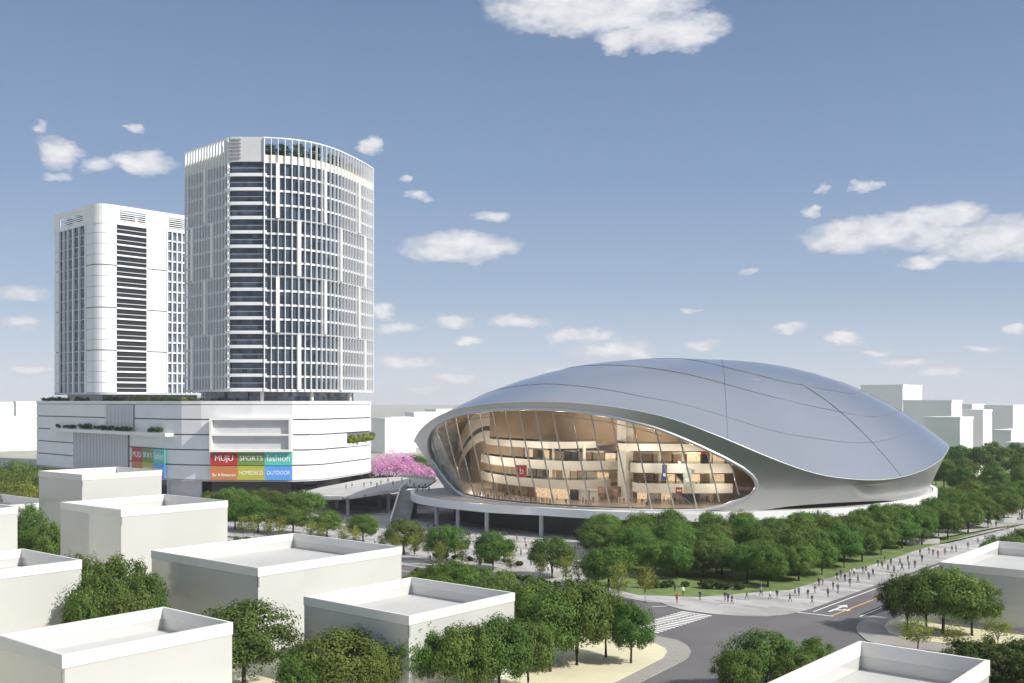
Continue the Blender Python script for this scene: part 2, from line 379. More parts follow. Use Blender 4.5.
# corner with cream paving, near side of the crossing
cor_out = [along((2.0, 172), E2, 4), G(600, 622), G(640, 630), G(662, 637), G(678, 640), G(687, 645), G(691, 651), G(688, 657), G(682, 661), G(638, 683), (8, 108), (-10, 80), (-160, 70), (-180, 230)]
slab('pavement', cor_out, -.5, .02, M['walk'])
cor_in = [along((2.0, 172), E2, 10), G(600, 634), G(640, 640), G(656, 644), G(665, 648.5), G(667, 652), G(663, 658), G(618, 681), (2, 108), (-14, 82), (-150, 72), (-170, 220)]
slab('terrace', cor_in, -.3, .06, M['creampave'])
# corner on the other side of the main road
c2_out = [along((58, 150), E1, 240), G(890, 609), G(868, 617), G(859, 622), G(856, 627), G(858, 633), G(866, 640), G(885, 647), G(933, 653), (72, 130), (120, 96), (300, 90), (330, 260)]
slab('pavement', c2_out, -.5, .02, M['walk'])
c2_in = [along((62, 149), E1, 240), G(905, 614), G(889, 621), G(884, 626), G(889, 633), G(905, 639), G(940, 643), (78, 134), (124, 100), (296, 95), (330, 255)]
slab('terrace', c2_in, -.3, .06, M['creampave'])
# painted markings
def mark(name, pts, m, z=-.088): 
    o = MB().prism(pts, z - .02, z).build(name, m); o['kind'] = 'structure'; return o
def lane(p, ax, l, w, m, name):
    nx, ny = -ax[1] * w / 2, ax[0] * w / 2; q = along(p, ax, l)
    return mark(name, [(p[0] + nx, p[1] + ny), (p[0] - nx, p[1] - ny), (q[0] - nx, q[1] - ny), (q[0] + nx, q[1] + ny)], m)
cy = G(832, 615)
lane(cy, E1, 230, .28, M['yline'], 'centre_line')
lane(along(G(812, 611.5), E1, .5), E1, 230, .22, M['line'], 'lane_line')
lane(along(G(857, 617), E1, 1), E1, 200, .2, M['line'], 'edge_line')
a = G(797, 611.5); b = G(833, 615.5); d = math.dist(a, b)
lane(a, ((b[0] - a[0]) / d, (b[1] - a[1]) / d), d, .35, M['line'], 'stop_line')
ap = G(829, 611); A = lambda u, v: (ap[0] + E1[0] * u - E2[0] * v, ap[1] + E1[1] * u - E2[1] * v)
mark('lane_arrow', [A(0, -.2), A(0, .2), A(5, .2), A(5, .9), A(7, 0), A(5, -.9), A(5, -.2)], M['line'])
mark('lane_arrow', [A(1.6, .2), A(2.2, .2), A(3.0, 1.2), A(3.4, .8), A(3.6, 2.0), A(2.2, 2.0), A(2.6, 1.6)], M['line'], -.0885)
o0 = Vector(G(659, 632)); 
cw = MB()
for i in range(15):
    for k in range(2):
        p = (o0.x + E1[0] * (i * 1.05) + E2[0] * (k * 2.7), o0.y + E1[1] * (i * 1.05) + E2[1] * (k * 2.7)); q = along(p, E2, 2.5)
        w = .28
        cw.prism([along(p, E1, -w), along(p, E1, w), along(q, E1, w), along(q, E1, -w)], -.11, -.088)
o = cw.build('crosswalk', M['line']); o['kind'] = 'structure'
p = G(652, 606); lane(p, (.98, .2), 6, .2, M['line'], 'stop_line')
lane(G(612, 601), E2, 90, .2, M['line'], 'lane_line')
# ------------------------------------------------------------------ stadium
BC = (52.3286, 319.897); BA, BB, BPH = 81.038, 68.913, 1.07557
DECK = 6.7
def base_xy(tdeg, s=1.0, dx=0.0):
    t = math.radians(tdeg); c, n = math.cos(BPH), math.sin(BPH)
    u = BA * s * math.cos(t); v = -BB * s * math.sin(t)
    return (BC[0] + dx + u * c - v * n, BC[1] + u * n + v * c)
KT = [(-20, 20), (30, 20), (70, 20.5), (88, 18.6), (96.5, 16.5), (105.1, 14.6), (114.2, 13.3), (118.5, 13.0), (124.7, 13.4), (129.1, 14.1), (136.4, 15.7), (140.6, 18.3), (143.9, 20.4), (150.1, 23.3), (154.0, 26.2), (159.7, 28.7), (165.5, 30.2), (170.6, 31.2), (177.8, 31.9), (183.9, 31.9), (190.3, 31.6), (198.1, 30.9), (204.6, 29.5), (210.0, 27.9), (216.6, 25.6), (222.8, 23.0), (229.8, 20.5), (250, 19), (290, 19), (340, 20)]
def kz(t, w=6):
    return sum(interp(KT, (t + k + 20) % 360 - 20) for k in range(-w, w + 1)) / (2 * w + 1)
def kxy(t): return base_xy(t, 1.1, -1.6)
RA, RZ, RP = (54.6, 321.5), 44.6, 2.5
def roof_p(r, t, dz=0.0, sc=1.0):
    k = kxy(t); z = kz(t); r2 = r * sc
    return (lerp(RA[0], k[0], r2), lerp(RA[1], k[1], r2), lerp(RZ, z, r ** RP) + dz)
def low_p(t, s, out=0.0):
    k = kxy(t); b = base_xy(t); z = kz(t)
    x, y = lerp(k[0], b[0], s), lerp(k[1], b[1], s)
    dx, dy = x - BC[0], y - BC[1]; l = math.hypot(dx, dy)
    return (x + dx / l * out, y + dy / l * out, lerp(z, DECK, s))
UP = [(144.4, .56), (144.45, .53), (144.7, .47), (145.4, .40), (146.9, .33), (150.2, .26), (154.1, .21), (161.8, .135), (169.6, .09), (177.2, .07), (184, .065), (191.8, .06), (200.2, .06), (205.9, .065), (211.5, .08), (215.2, .11), (218, .16), (221, .26), (223, .42)]
LO = [(144.4, .56), (144.45, .60), (144.7, .66), (145.4, .74), (146.9, .82), (150.4, .93), (154, .99), (158, 1.0), (212, 1.0), (216, .93), (219.5, .80), (221.5, .66), (223, .42)]
TO0, TO1 = 144.4, 223.0
st = empty('stadium', (BC[0], BC[1], 0), 'silver shell shaped stadium with a wide glazed opening standing on the raised round deck', 'stadium')
tl = sorted(set([float(i) for i in range(0, 360, 2)] + [144.4, 144.43, 144.45, 144.55, 144.7, 144.9, 145.1, 145.4, 145.7] + [x * .5 for x in range(292, 446)] + [222.6, 222.9, 223.0]))
RR = [0, .04, .1, .2, .3, .4, .5, .6, .7, .78, .85, .9, .94, .97, .99, 1.0]
MB().grid([[roof_p(r, t) for t in tl] for r in RR], wrap=True).build('roof', M['roofmetal'], st, smooth=True)
MB().grid([[roof_p(r, t, -1.3, .985) for t in tl] for r in RR[2:]], wrap=True).build('ceiling', M['ceil'], st, smooth=True)
# the crease where the roof folds over into the skirt
edge = [roof_p(1.0, t) for t in tl]; edge.append(edge[0])
MB().tube(edge, .12, 6, cap=False).build('roof_edge', M['ring'], st, smooth=True)
upr, lor = [], []
for k in range(5): upr.append([low_p(t, interp(UP, t) * k / 4 if TO0 <= t <= TO1 else .5 * k / 4) for t in tl])
for k in range(7): lor.append([low_p(t, lerp(interp(LO, t) if TO0 <= t <= TO1 else .5, 1 - (.16 * math.sin(PI * (t - 108) / 35) if 108 < t < 143 else 0), k / 6)) for t in tl])
sk = MB(); sk.grid(upr, wrap=True); sk.grid(lor, wrap=True)
sk.build('skirt', M['skirtmetal'], st, smooth=True)
MB().grid([[low_p(t, .5 * 0 + min(1, interp(UP, t)) * k / 3, -.9) for t in tl if TO0 <= t <= TO1] for k in range(4)]).build('inner_lining', M['fascia'], st, smooth=True)
to = [t for t in tl if TO0 <= t <= TO1]
loop = [low_p(t, interp(UP, t), -.05) for t in to] + [low_p(t, interp(LO, t), -.05) for t in to[::-1]]
MB().tube(loop + [loop[0]], .42, 8, cap=False).build('opening_rim', M['ring'], st, smooth=True)
gl = MB(); gt = to
gl.grid([[low_p(t, lerp(interp(UP, t), interp(LO, t), k / 6), -.35) for t in gt] for k in range(7)])
gl.build('glass_facade', M['clearglass'], st, smooth=True)
def mull_t(px): 
    return min(((abs(CX + F_PX * low_p(t, 1.0)[0] / low_p(t, 1.0)[1] - px), t) for t in [146 + .1 * i for i in range(760)]))[1]
for px in (448, 456, 464, 474, 485.5, 497, 510, 522.5, 537, 553.5, 571, 590, 610, 630.5, 652, 674.5, 697.5, 722, 743):
    t0 = mull_t(px); dt = lerp(-1.5, .5, (190 - t0) / 15) if t0 > 175 else lerp(.5, 3, min(1, (175 - t0) / 22))
    pts = []
    for k in range(9):
        s = 1 - k / 8; t = t0 + dt * (k / 8)
        if TO0 < t < TO1 and interp(UP, t) - .01 <= s <= interp(LO, t) + .02: pts.append(low_p(t, s, -.35))
    if len(pts) > 1:
        top = t0 + dt
        if TO0 < top < TO1: pts.append(low_p(top, interp(UP, top), -.35)) if pts[-1][2] < low_p(top, interp(UP, top))[2] - .3 else None
        MB().tube(pts, .19, 6).build('mullion', M['mull'], st)
pts = [low_p(t, interp(UP, t) + .07 * (1 - interp(UP, t)), -.4) for t in to if 160 < t < 216]
MB().tube(pts, .09, 4).build('transom', M['mull'], st)
# panel joints on the roof: rings and radial lines
def seam(rt):
    MB().tube([roof_p(r, t, .02) for r, t in rt], .075, 5).build('panel_seam', M['seam'], st)
R1 = [(0, .89), (40, .89), (76, .895), (99, .89), (114.5, .885), (131, .87), (148, .89), (164.5, .91), (188, .84), (215, .84), (240, .80), (290, .84), (330, .88), (360, .89)]
R2 = [(0, .80), (60, .82), (77, .83), (104.5, .795), (118, .735), (134, .68), (148, .655), (161, .635), (184, .565), (231, .49), (300, .62), (360, .80)]
R3 = [(0, .62), (42, .685), (95, .68), (120, .56), (140, .43), (163, .27), (200, .25), (280, .35), (360, .62)]
for R in (R1, R2, R3): seam([(interp(R, t), t) for t in [2 * i for i in range(181)]])
def plan_seam(p0, p1):
    out = []
    for i in range(25):
        x, y = lerp(p0[0], p1[0], i / 24), lerp(p0[1], p1[1], i / 24); dx, dy = x - RA[0], y - RA[1]; best = None
        for k in range(3600):
            q = kxy(k / 10); ex, ey = q[0] - RA[0], q[1] - RA[1]
            if ex * dx + ey * dy > 0:
                c = abs(ex * dy - ey * dx) / math.hypot(ex, ey)
                if best is None or c < best[0]: best = (c, k / 10, math.hypot(dx, dy) / math.hypot(ex, ey))
        out.append((min(1, best[2]), best[1]))
    seam(out)
plan_seam((62.3, 311.6), (48.1, 234.0))
for ta, r0 in ((113.6, .58), (75, .6), (250, .3), (310, .3), (30, .3)):
    seam([(lerp(r0, 1, i / 24), ta) for i in range(25)])
# plinth under the shell
pl = [base_xy(t, .985) for t in range(0, 360, 3)]
MB().prism([base_xy(t, .965) for t in range(0, 360, 3)], 0, DECK + .3).build('plinth', M['dark'], st)  # near-black colour stands in for shade in the deck recess
MB().prism([base_xy(t, .962) for t in range(104, 144, 3)] + [base_xy(t, .9) for t in range(141, 103, -3)], DECK + .3, DECK + 2).build('painted_skirt_shade', M['dark'], st)  # near-black strip painted as the shade under the raised skirt edge
M['s_navy'] = mat('navy_cloth', (.05, .09, .30), .6)
# ---- interior
MB().prism([base_xy(t, .96) for t in range(90, 270, 3)] + [base_xy(t, .3) for t in range(267, 90, -6)], DECK + .31, DECK + .36).build('hall_floor', M['ifloor'], st)
def sector(t0, t1, s0, s1, z0, z1, n=24):
    a = [base_xy(lerp(t0, t1, i / n), s0 if not callable(s0) else s0(i / n)) for i in range(n + 1)]
    b = [base_xy(lerp(t0, t1, i / n), s1) for i in range(n + 1)]
    return a + b[::-1], z0, z1
wall = MB()
wall_s = lambda t: .60 + (.38 * ((t - 212) / 46) ** 1.6 if t > 212 else 0)
wall.grid([[(*base_xy(t, wall_s(t)), z or lerp(RZ, kz(t), (wall_s(t) / 1.13) ** RP) - .7) for t in range(130, 260, 2)] for z in (DECK, 0)])
MB().grid([[low_p(t, s_, -1.2) for t in range(214, 282, 2)] for s_ in ((.0, .2, .45, .7, 1.0))]).build('inner_shell', M['white'], st, smooth=True)
wall.build('back_wall', M['beige'], st, smooth=True)
LEV = [(9.9, 12.2), (14.7, 17.0), (20.0, 21.7)]
rf = lambda full, e0, e1: (lambda k: full - .10 * max(0, 1 - k / e0) ** 2 * (e0 > 0) - .10 * max(0, (k - 1 + e1) / e1) ** 2 if e1 > 0 else full - .10 * max(0, 1 - k / e0) ** 2)
for (z0, z1), (ta, tb), (tc_, td) in zip(LEV, ((178.5, 228), (176, 228), (183, 222)), ((147, 172), (147, 172.5), (149, 176))):
    for (u0, u1), full in (((ta, tb), .86), ((tc_, td), .87)):
        front = (lambda k: full - .12 * max(0, 1 - k / .25) ** 2) if full == .86 else (lambda k: full - .12 * max(0, (k - .8) / .2) ** 2)
        p, _, _ = sector(u0, u1, front, .60, 0, 0, 40)
        slabm = MB().prism(p, z0 + .5, z0 + 1.1).build('gallery_floor', M['ifloor'], st)
        n = 40
        fr = [base_xy(lerp(u0, u1, i / n), front(i / n) + .004) for i in range(n + 1)]; fi = [base_xy(lerp(u0, u1, i / n), front(i / n) - .004) for i in range(n + 1)]
        MB().prism(fr + fi[::-1], z0, z1).build('gallery_front', M['fascia'], st)
        MB().prism(fr + fi[::-1], z1 + .01, z1 + .55).build('balustrade', M['rail'], st)
        for i in range(3, 40, 6):
            q = base_xy(lerp(u0, u1, i / n), front(i / n) - .05)
            MB().prism([(q[0] + .35 * math.cos(a), q[1] + .35 * math.sin(a)) for a in [k * PI / 4 for k in range(8)]], z0 + .36, z0 + .495).build('downlight', M['lampglow'], st)
# tall atrium pier and columns
for t, s, w in ((172.5, .80, 3.2), (174.5, .74, 2.2)):
    q = base_xy(t, s); MB().box((q[0], q[1], 20), (w, 2.4, 27), E1).build('pier', M['fascia'], st)
for t, s in ((151, .80), (158, .80), (164, .78), (184, .8), (194, .8), (205, .8), (214, .8)):
    q = base_xy(t, s); MB().tube([(q[0], q[1], DECK), (q[0], q[1], 21)], .4, 10).build('column', M['fascia'], st, smooth=True)
# lit shop fronts against the back wall on each level
rnd = random.Random(5)
for z0, h in ((DECK + .36, 3.0), (11.1, 2.9), (15.9, 3.2)):
    t = 146
    while t < 224:
        wd = rnd.uniform(2.5, 4.5)
        if not (171 < t + wd / 2 < 177):
            s = .82 if z0 < 8 and t > 176 else .70
            m_ = M[rnd.choice(['shop', 'shop', 'goods', 'goods', 'dark', 'beige', 'fascia'])]
            a0, a1 = base_xy(t, s), base_xy(t + wd - .5, s); b0, b1 = base_xy(t, s - .012), base_xy(t + wd - .5, s - .012)
            MB().prism([a0, a1, b1, b0], z0 + .05, z0 + h * .85).build('shop_window', m_, st)
            c0, c1 = base_xy(t - .2, s + .004), base_xy(t + wd - .3, s + .004); e0, e1 = base_xy(t - .2, s - .014), base_xy(t + wd - .3, s - .014)
            MB().prism([c0, c1, e1, e0], z0 + h * .85, z0 + h).build('shop_header', M[rnd.choice(['fascia', 'fascia', 'dark', 'beige', 's_red', 's_navy', 'white'])], st)
        t += wd
# escalators climbing between the galleries
for ta, s0, z0, z1 in ((160.5, .82, DECK + .4, 11.0), (161.5, .80, 11.2, 15.8)):
    a, b = base_xy(ta, s0), base_xy(ta - 4.8, s0 + .01)
    dx, dy = b[0] - a[0], b[1] - a[1]; l = math.hypot(dx, dy); nx, ny = -dy / l, dx / l
    e = MB()
    for w, dz0, dz1, mi in ((.8, -.5, 0, 0),):
        e.add([(a[0] + nx * w, a[1] + ny * w, z1 + dz0), (a[0] - nx * w, a[1] - ny * w, z1 + dz0), (b[0] - nx * w, b[1] - ny * w, z0 + dz0), (b[0] + nx * w, b[1] + ny * w, z0 + dz0),
               (a[0] + nx * w, a[1] + ny * w, z1 + dz1), (a[0] - nx * w, a[1] - ny * w, z1 + dz1), (b[0] - nx * w, b[1] - ny * w, z0 + dz1), (b[0] + nx * w, b[1] + ny * w, z0 + dz1)],
              [(3, 2, 1, 0), (4, 5, 6, 7), (0, 1, 5, 4), (1, 2, 6, 5), (2, 3, 7, 6), (3, 0, 4, 7)], 0)
    es = e.build('escalator', M['slat'], st)
    r = MB()
    for sgn in (-1, 1):
        w = sgn * .82
        r.tube([(a[0] + nx * w, a[1] + ny * w, z1 + 1), (b[0] + nx * w, b[1] + ny * w, z0 + 1)], .12, 5)
        r.add([(a[0] + nx * w, a[1] + ny * w, z1), (b[0] + nx * w, b[1] + ny * w, z0), (b[0] + nx * w, b[1] + ny * w, z0 + 1), (a[0] + nx * w, a[1] + ny * w, z1 + 1)], [(0, 1, 2, 3)])
    r.build('handrail', M['dark'], es)
# sweeping white ramp inside the tip of the shell
rows = []
rmp = MB(); slot = MB()
for part, z_off, h, mi in ((0, 0, 3.0, 'fascia'), (1, 3.0, 1.5, 'dark'), (2, 4.5, 5.5, 'fascia')):
    rr = []
    for k in (0, 1):
        rr.append([(*base_xy(t, .90 + .06 * (t - 212) / 32), 10.5 + 11 * (.5 + .5 * math.cos(PI * (t - 212) / 32)) + (z_off + k * h) * .85) for t in [212 + i for i in range(33)]])
    MB().grid(rr).build('ramp_wall' if mi == 'fascia' else 'ramp_slot', M[mi], st, smooth=True)
# warm point lights: hall downlights, plus unseen fill added to brighten galleries and shell
for t, s, z, e in ((150, .80, 10.5, 500), (156, .78, 14.5, 450), (163, .78, 10.5, 500), (166, .72, 24, 1100), (180, .80, 26, 1300), (188, .78, 10.5, 500), (197, .80, 10.5, 500), (195, .78, 14.6, 500), (206, .80, 10.5, 450), (196, .75, 24, 900), (155, .75, 19.5, 450), (150, .93, 13, 550), (158, .94, 17, 850), (166, .94, 20, 950), (176, .94, 21, 950), (186, .94, 21, 950), (196, .94, 20, 950), (206, .94, 18, 850), (216, .93, 15, 1000), (230, .86, 15, 900), (240, .9, 14, 600)):
    q = base_xy(t, s); lo_ = bpy.data.objects.new('hall_lamp', bpy.data.lights.new('hall_lamp', 'POINT')); COL.objects.link(lo_)
    lo_.location = (q[0], q[1], z); lo_.data.energy = e * 1.3; lo_.data.color = (1, .88, .72); lo_.data.shadow_soft_size = .2
# hanging banners, each a thing of its own
def banner(px, py0, py1, D, wpx, m1, label, deco=None):
    x = (px - CX) * D / F_PX; z1 = CAM_H - (py0 - HY) * D / F_PX; z0 = CAM_H - (py1 - HY) * D / F_PX; w = wpx * D / F_PX
    b = empty('banner', (x, D, z0), label, 'banner')
    MB().box((x, D, (z0 + z1) / 2), (w, .12, z1 - z0)).build('cloth', m1, b)
    MB().tube([(x - w / 2, D, z1 + .08), (x + w / 2, D, z1 + .08)], .09, 5).build('hanging_rod', M['mull'], b)
    if deco: deco(b, x, D, z0, z1, w)
def text(s, loc, size, mat_, parent, ax=(1, 0), name='lettering', ext=.03, sx=1.0, maxw=None):
    c = bpy.data.curves.new('t', 'FONT'); c.body = s; c.size = size; c.align_x = 'CENTER'; c.align_y = 'CENTER'; c.extrude = ext; c.resolution_u = 3
    t = bpy.data.objects.new('t', c); COL.objects.link(t); bpy.context.view_layer.update()
    me = bpy.data.meshes.new_from_object(t.evaluated_get(bpy.context.evaluated_depsgraph_get()))
    COL.objects.unlink(t); bpy.data.objects.remove(t)
    me.materials.clear(); me.materials.append(mat_)
    w = max(v.co.x for v in me.vertices) - min(v.co.x for v in me.vertices)
    k = sx if maxw is None else min(sx, maxw / w)
    R = Matrix(((ax[0] * k, 0, ax[1]), (ax[1] * k, 0, -ax[0]), (0, 1, 0))).to_4x4()
    me.transform(R)
    o3 = Vector(parent['_o'])
    me.transform(Matrix.Translation(Vector(loc) - o3))
    o = bpy.data.objects.new(name, me); COL.objects.link(o); o.parent = parent; return o
def deco_red(b, x, D, z0, z1, w):
    text('b', (x, D - .12, (z0 + z1) / 2 + .1), (z1 - z0) * .75, M['text'], b, name='emblem')
banner(521.5, 465.5, 477.5, 262, 10.5, M['s_red'], 'bright red banner with a pale emblem hanging below the second gallery of the stadium', deco_red)
def deco_blue(b, x, D, z0, z1, w):
    MB().box((x, D - .09, lerp(z0, z1, .35)), (w * .6, .04, (z1 - z0) * .2)).build('printed_patch', M['text'], b)
M['s_mint'] = mat('mint_cloth', (.45, .55, .50), .6)
banner(664.5, 465, 480, 250, 5, M['s_navy'], 'tall navy blue banner hanging in front of the stadium galleries beside the escalators', deco_blue)
banner(687.5, 469, 486, 250, 8, M['s_mint'], 'pale mint banner in a dark border hanging between two glass mullions', deco_blue)
def deco_tag(b, x, D, z0, z1, w):
    MB().box((x, D - .09, (z0 + z1) / 2), (w * .7, .04, (z1 - z0) * .3)).build('printed_patch', M['text'], b)
banner(679, 487.5, 493.5, 249, 6.5, M['s_red'], 'small red shop sign board with white lettering on the lowest gallery front', deco_tag)
M['s_photo'] = mat('poster_print', (.28, .16, .12), .5, noise=(.8, .9))
banner(609.5, 487, 497, 258, 23, M['s_photo'], 'wide dark photographic poster standing on the hall floor by the atrium pier')
# ---- raised deck round the stadium
dk = empty('stadium_deck', (20, 245, 0), 'raised round terrace deck with a silver edge carried on columns below the stadium', 'deck')
fr = [(-27.5, 300), (-28, 290), (-25.5, 276.7), (-20, 268), (-13.4, 260), (-6, 253), (1, 249.2), (6.8, 246.8), (13, 242.5), (19.8, 239), (30.9, 235.2), (39.5, 233.4), (50, 235.2), (61.3, 239), (73.8, 243.7), (84, 248)] + [base_xy(t, 1.035) for t in range(121, 50, -8)]
def smooth_path(p, it=2):
    for _ in range(it):
        q = [p[0]]
        for a, b in zip(p, p[1:]): q += [(lerp(a[0], b[0], .25), lerp(a[1], b[1], .25)), (lerp(a[0], b[0], .75), lerp(a[1], b[1], .75))]
        p = q + [p[-1]]
    return p
frs = smooth_path(fr)
MB().prism(frs + [base_xy(t, .9) for t in (60, 75, 90, 105, 120, 135, 150, 165, 180, 195, 210, 225, 240)], 5.3, DECK).build('floor_slab', M['deckfloor'], dk)
o_ = offset(frs, .35); i_ = offset(frs, -.7)
MB().prism(o_ + i_[::-1], 5.15, DECK + .30).build('edge_band', M['fin'], dk)
FP = Path(frs); MBo = offset(frs, -2.2); CP = Path(MBo)
for px in (437, 458, 487, 541, 599, 660, 722, 786):
    q = CP.at(CP.s_at_px(px))[0]
    MB().prism([(q[0] + .55 * math.cos(a), q[1] + .55 * math.sin(a)) for a in [k * PI / 5 for k in range(10)]], 0, 5.28).build('column', M['lgrey'], dk)
rec = offset(frs, -11)
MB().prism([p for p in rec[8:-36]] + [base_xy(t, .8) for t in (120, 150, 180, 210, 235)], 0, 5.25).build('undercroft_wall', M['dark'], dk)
# ---- stairs down from the deck
stp = empty('stairs', (-28, 290, 0), 'wide grey outdoor stairs descending from the stadium deck beside the bridge', 'stairs')
s_ = MB(); n = 26
for i in range(n):
    y0 = lerp(300, 277.5, i / n); y1 = lerp(300, 277.5, (i + 1) / n); z = DECK - .2 - i * (DECK - .2) / n
    s_.box((-29.4, (y0 + y1) / 2, z / 2), (4.6, abs(y1 - y0), z))
s_.build('steps', M['concrete'], stp)
for x in (-31.9,):
    MB().add([(x - .2, 318, 6.2), (x + .2, 318, 6.2), (x + .2, 276, -.1), (x - .2, 276, -.1), (x - .2, 318, 7.3), (x + .2, 318, 7.3), (x + .2, 300, 7.4), (x - .2, 300, 7.4), (x + .2, 276, 1.0), (x - .2, 276, 1.0)],
             [(0, 3, 9, 7, 4), (1, 5, 6, 8, 2), (4, 7, 6, 5), (7, 9, 8, 6), (3, 2, 8, 9), (0, 4, 5, 1), (0, 1, 2, 3)]).build('side_wall', M['white'], stp)
# ---- bridge between the mall and the deck
br = empty('footbridge', (-45, 310, 0), 'white footbridge deck linking the shopping mall to the stadium terrace', 'bridge')
bp = [(-64.5, 324), (-58, 309), (-52, 297), (-46, 289.5), (-41, 293), (-36.5, 301), (-33, 307), (-31.8, 318), (-26, 318), (-25, 345), (-38, 362), (-52, 366), (-62, 340)]
def bz(x): 
    k = min(1, max(0, (x + 64) / 28)); return 4.0 + 2.05 * k * k * (3 - 2 * k)
def sloped(poly, t0, t1):
    mb = MB().prism(poly, 0, 1); mb.v = [(x, y, bz(x) + (t1 if z > .5 else t0)) for x, y, z in mb.v]; return mb
sloped(bp, -.55, 0).build('floor_slab', M['deckfloor'], br)
ed = smooth_path(bp[:8], 1); e1_ = offset(ed, .3); e2_ = offset(ed, -.4)
sloped(e1_ + e2_[::-1], -.65, .35).build('edge_beam', M['white'], br)
for x, y in ((-46, 294), (-36, 306), (-52, 312), (-40, 318), (-34, 325), (-46, 335)):
    MB().box((x, y, (bz(x) - .5) / 2), (.9, .9, bz(x) - .5)).build('column', M['grey'], br)
bk = [(-24, 352), (-40, 385.5), (-54, 389)]
MB().strip([(-38, 361.6), (-25.4, 344.8)], 6.05, 7.0, .3).build('rear_kerb', M['concrete'], br)

# ------------------------------------------------------------------ shopping mall podium
def arc(path, it=2): return smooth_path(path, it)
mall = empty('shopping_mall', (-100, 380, 0), 'wide white banded shopping mall with rounded corners forming the base under the two towers', 'shopping mall')
MP = [(-192, 424), (-115.5, 347.5)] + [(-108, 343.2), (-101, 341.2), (-96, 340.6)] + [(-84, 339.6), (-71, 339.6)] + [(-66, 341.5), (-62, 346), (-58.5, 356), (-55.3, 367), (-52.4, 376), (-51.6, 384), (-52.8, 393), (-55, 404), (-60, 418)]
MPATH = Path(MP)
def volume(path, d, back): return offset(path, d) + back
BACK = [(-90, 470), (-140, 545), (-238, 548), (-226, 500)]
MB().prism(offset(MP, -.55) + BACK, 6.2, 31.0).build('core', M['groove'], mall)
MB().prism(offset(MP, -.1) + BACK, 5.9, 6.25).build('soffit', M['lgrey'], mall)
MB().prism(offset(MP, -.5) + BACK, 31.0, 31.4).build('roof_slab', M['broof'], mall)
sA, sB = MPATH.s_at_px(347), MPATH.s_at_px(370)
for i, z in enumerate((6.2, 11.15, 16.1, 21.05, 26.0)):
    if i == 2:
        MB().strip(MPATH.sub(0, sA), z + .22, z + 4.75, .6).build('facade_band', M['band'], mall)
        MB().strip(MPATH.sub(sB, MPATH.L), z + .22, z + 4.75, .6).build('facade_band', M['band'], mall)
    else:
        MB().strip(MP, z + .22, z + 4.75, .6).build('facade_band', M['band'], mall)
MB().strip(offset(MP, .12), 30.95, 32.0, .8).build('parapet', M['band'], mall)
# dark shop level under the overhang
MB().prism(offset(MP[:7], -7)[:-1] + offset(MP[6:], -3) + BACK, 0, 5.95).build('shop_level', M['darkglass'], mall)
s0, s1 = MPATH.s_at_px(163), MPATH.s_at_px(197)
MB().strip(offset(MPATH.sub(s0, s1), -2.5), 0, 5.9, .6).build('ground_wall', M['lgrey'], mall)
# upper slatted screen, terrace ledge and lower slatted screen on the shaded side
def screen(p0, p1, z0, z1, d, step, name):
    a, b = MPATH.s_at_px(p0), MPATH.s_at_px(p1)
    sub = offset(MPATH.sub(a, b), d)
    fr_ = MB().strip(sub, z0, z1, .5).build(name, M['groove'], mall)
    P = Path(sub); x = .3; mb = MB()
    while x < P.L:
        q, t = P.at(x); mb.box((q[0] + t[1] * .22, q[1] - t[0] * .22, (z0 + z1) / 2), (.3, .5, z1 - z0 - .1), t); x += step
    mb.build('slat', M['fin'], fr_)
screen(107, 134.5, 21.4, 30.7, .15, 1.1, 'upper_screen')
screen(75, 129.5, 6.4, 20.4, .35, 1.25, 'lower_screen')
a, b = MPATH.s_at_px(57), MPATH.s_at_px(174)
led = MPATH.sub(a, b); lo_p = offset(led, 2.6)
MB().prism(lo_p[:-1] + [(lerp(lo_p[-2][0], lo_p[-1][0], .8), lerp(lo_p[-2][1], lo_p[-1][1], .8)), offset(led, .08)[-1]] + offset(led, -.6)[::-1], 20.35, 21.5).build('terrace_ledge', M['band'], mall)
# display frame above the sign boards
def on_face(px0, px1): 
    return MPATH.s_at_px(px0), MPATH.s_at_px(px1)
X0, X1 = -97.3, -71.0; YF = 339.4
fm = MB()
for (x0, x1, z0, z1) in ((X0, X0 + .8, 15.6, 26.6), (X1 - .8, X1, 15.6, 26.6), (X0 + .8, X1 - .8, 15.6, 16.35), (X0 + .8, X1 - .8, 20.8, 21.4), (X0 + .8, X1 - .8, 25.9, 26.6)):
    fm.box(((x0 + x1) / 2, YF - .6, (z0 + z1) / 2), (x1 - x0, 2.6, z1 - z0))
frm = fm.build('display_frame', M['white'], mall)
for z0, z1 in ((16.35, 20.8), (21.4, 25.9)):
    MB().box(((X0 + X1) / 2, YF - .2, (z0 + z1) / 2), (X1 - X0 - 1.6, .3, z1 - z0)).build('display_panel', M['lgrey'], frm)
# niche planter
nic = MB().strip(offset(MPATH.sub(sA, sB), -.15), 16.2, 17.4, 1.0).build('niche_planter', M['band'], mall)
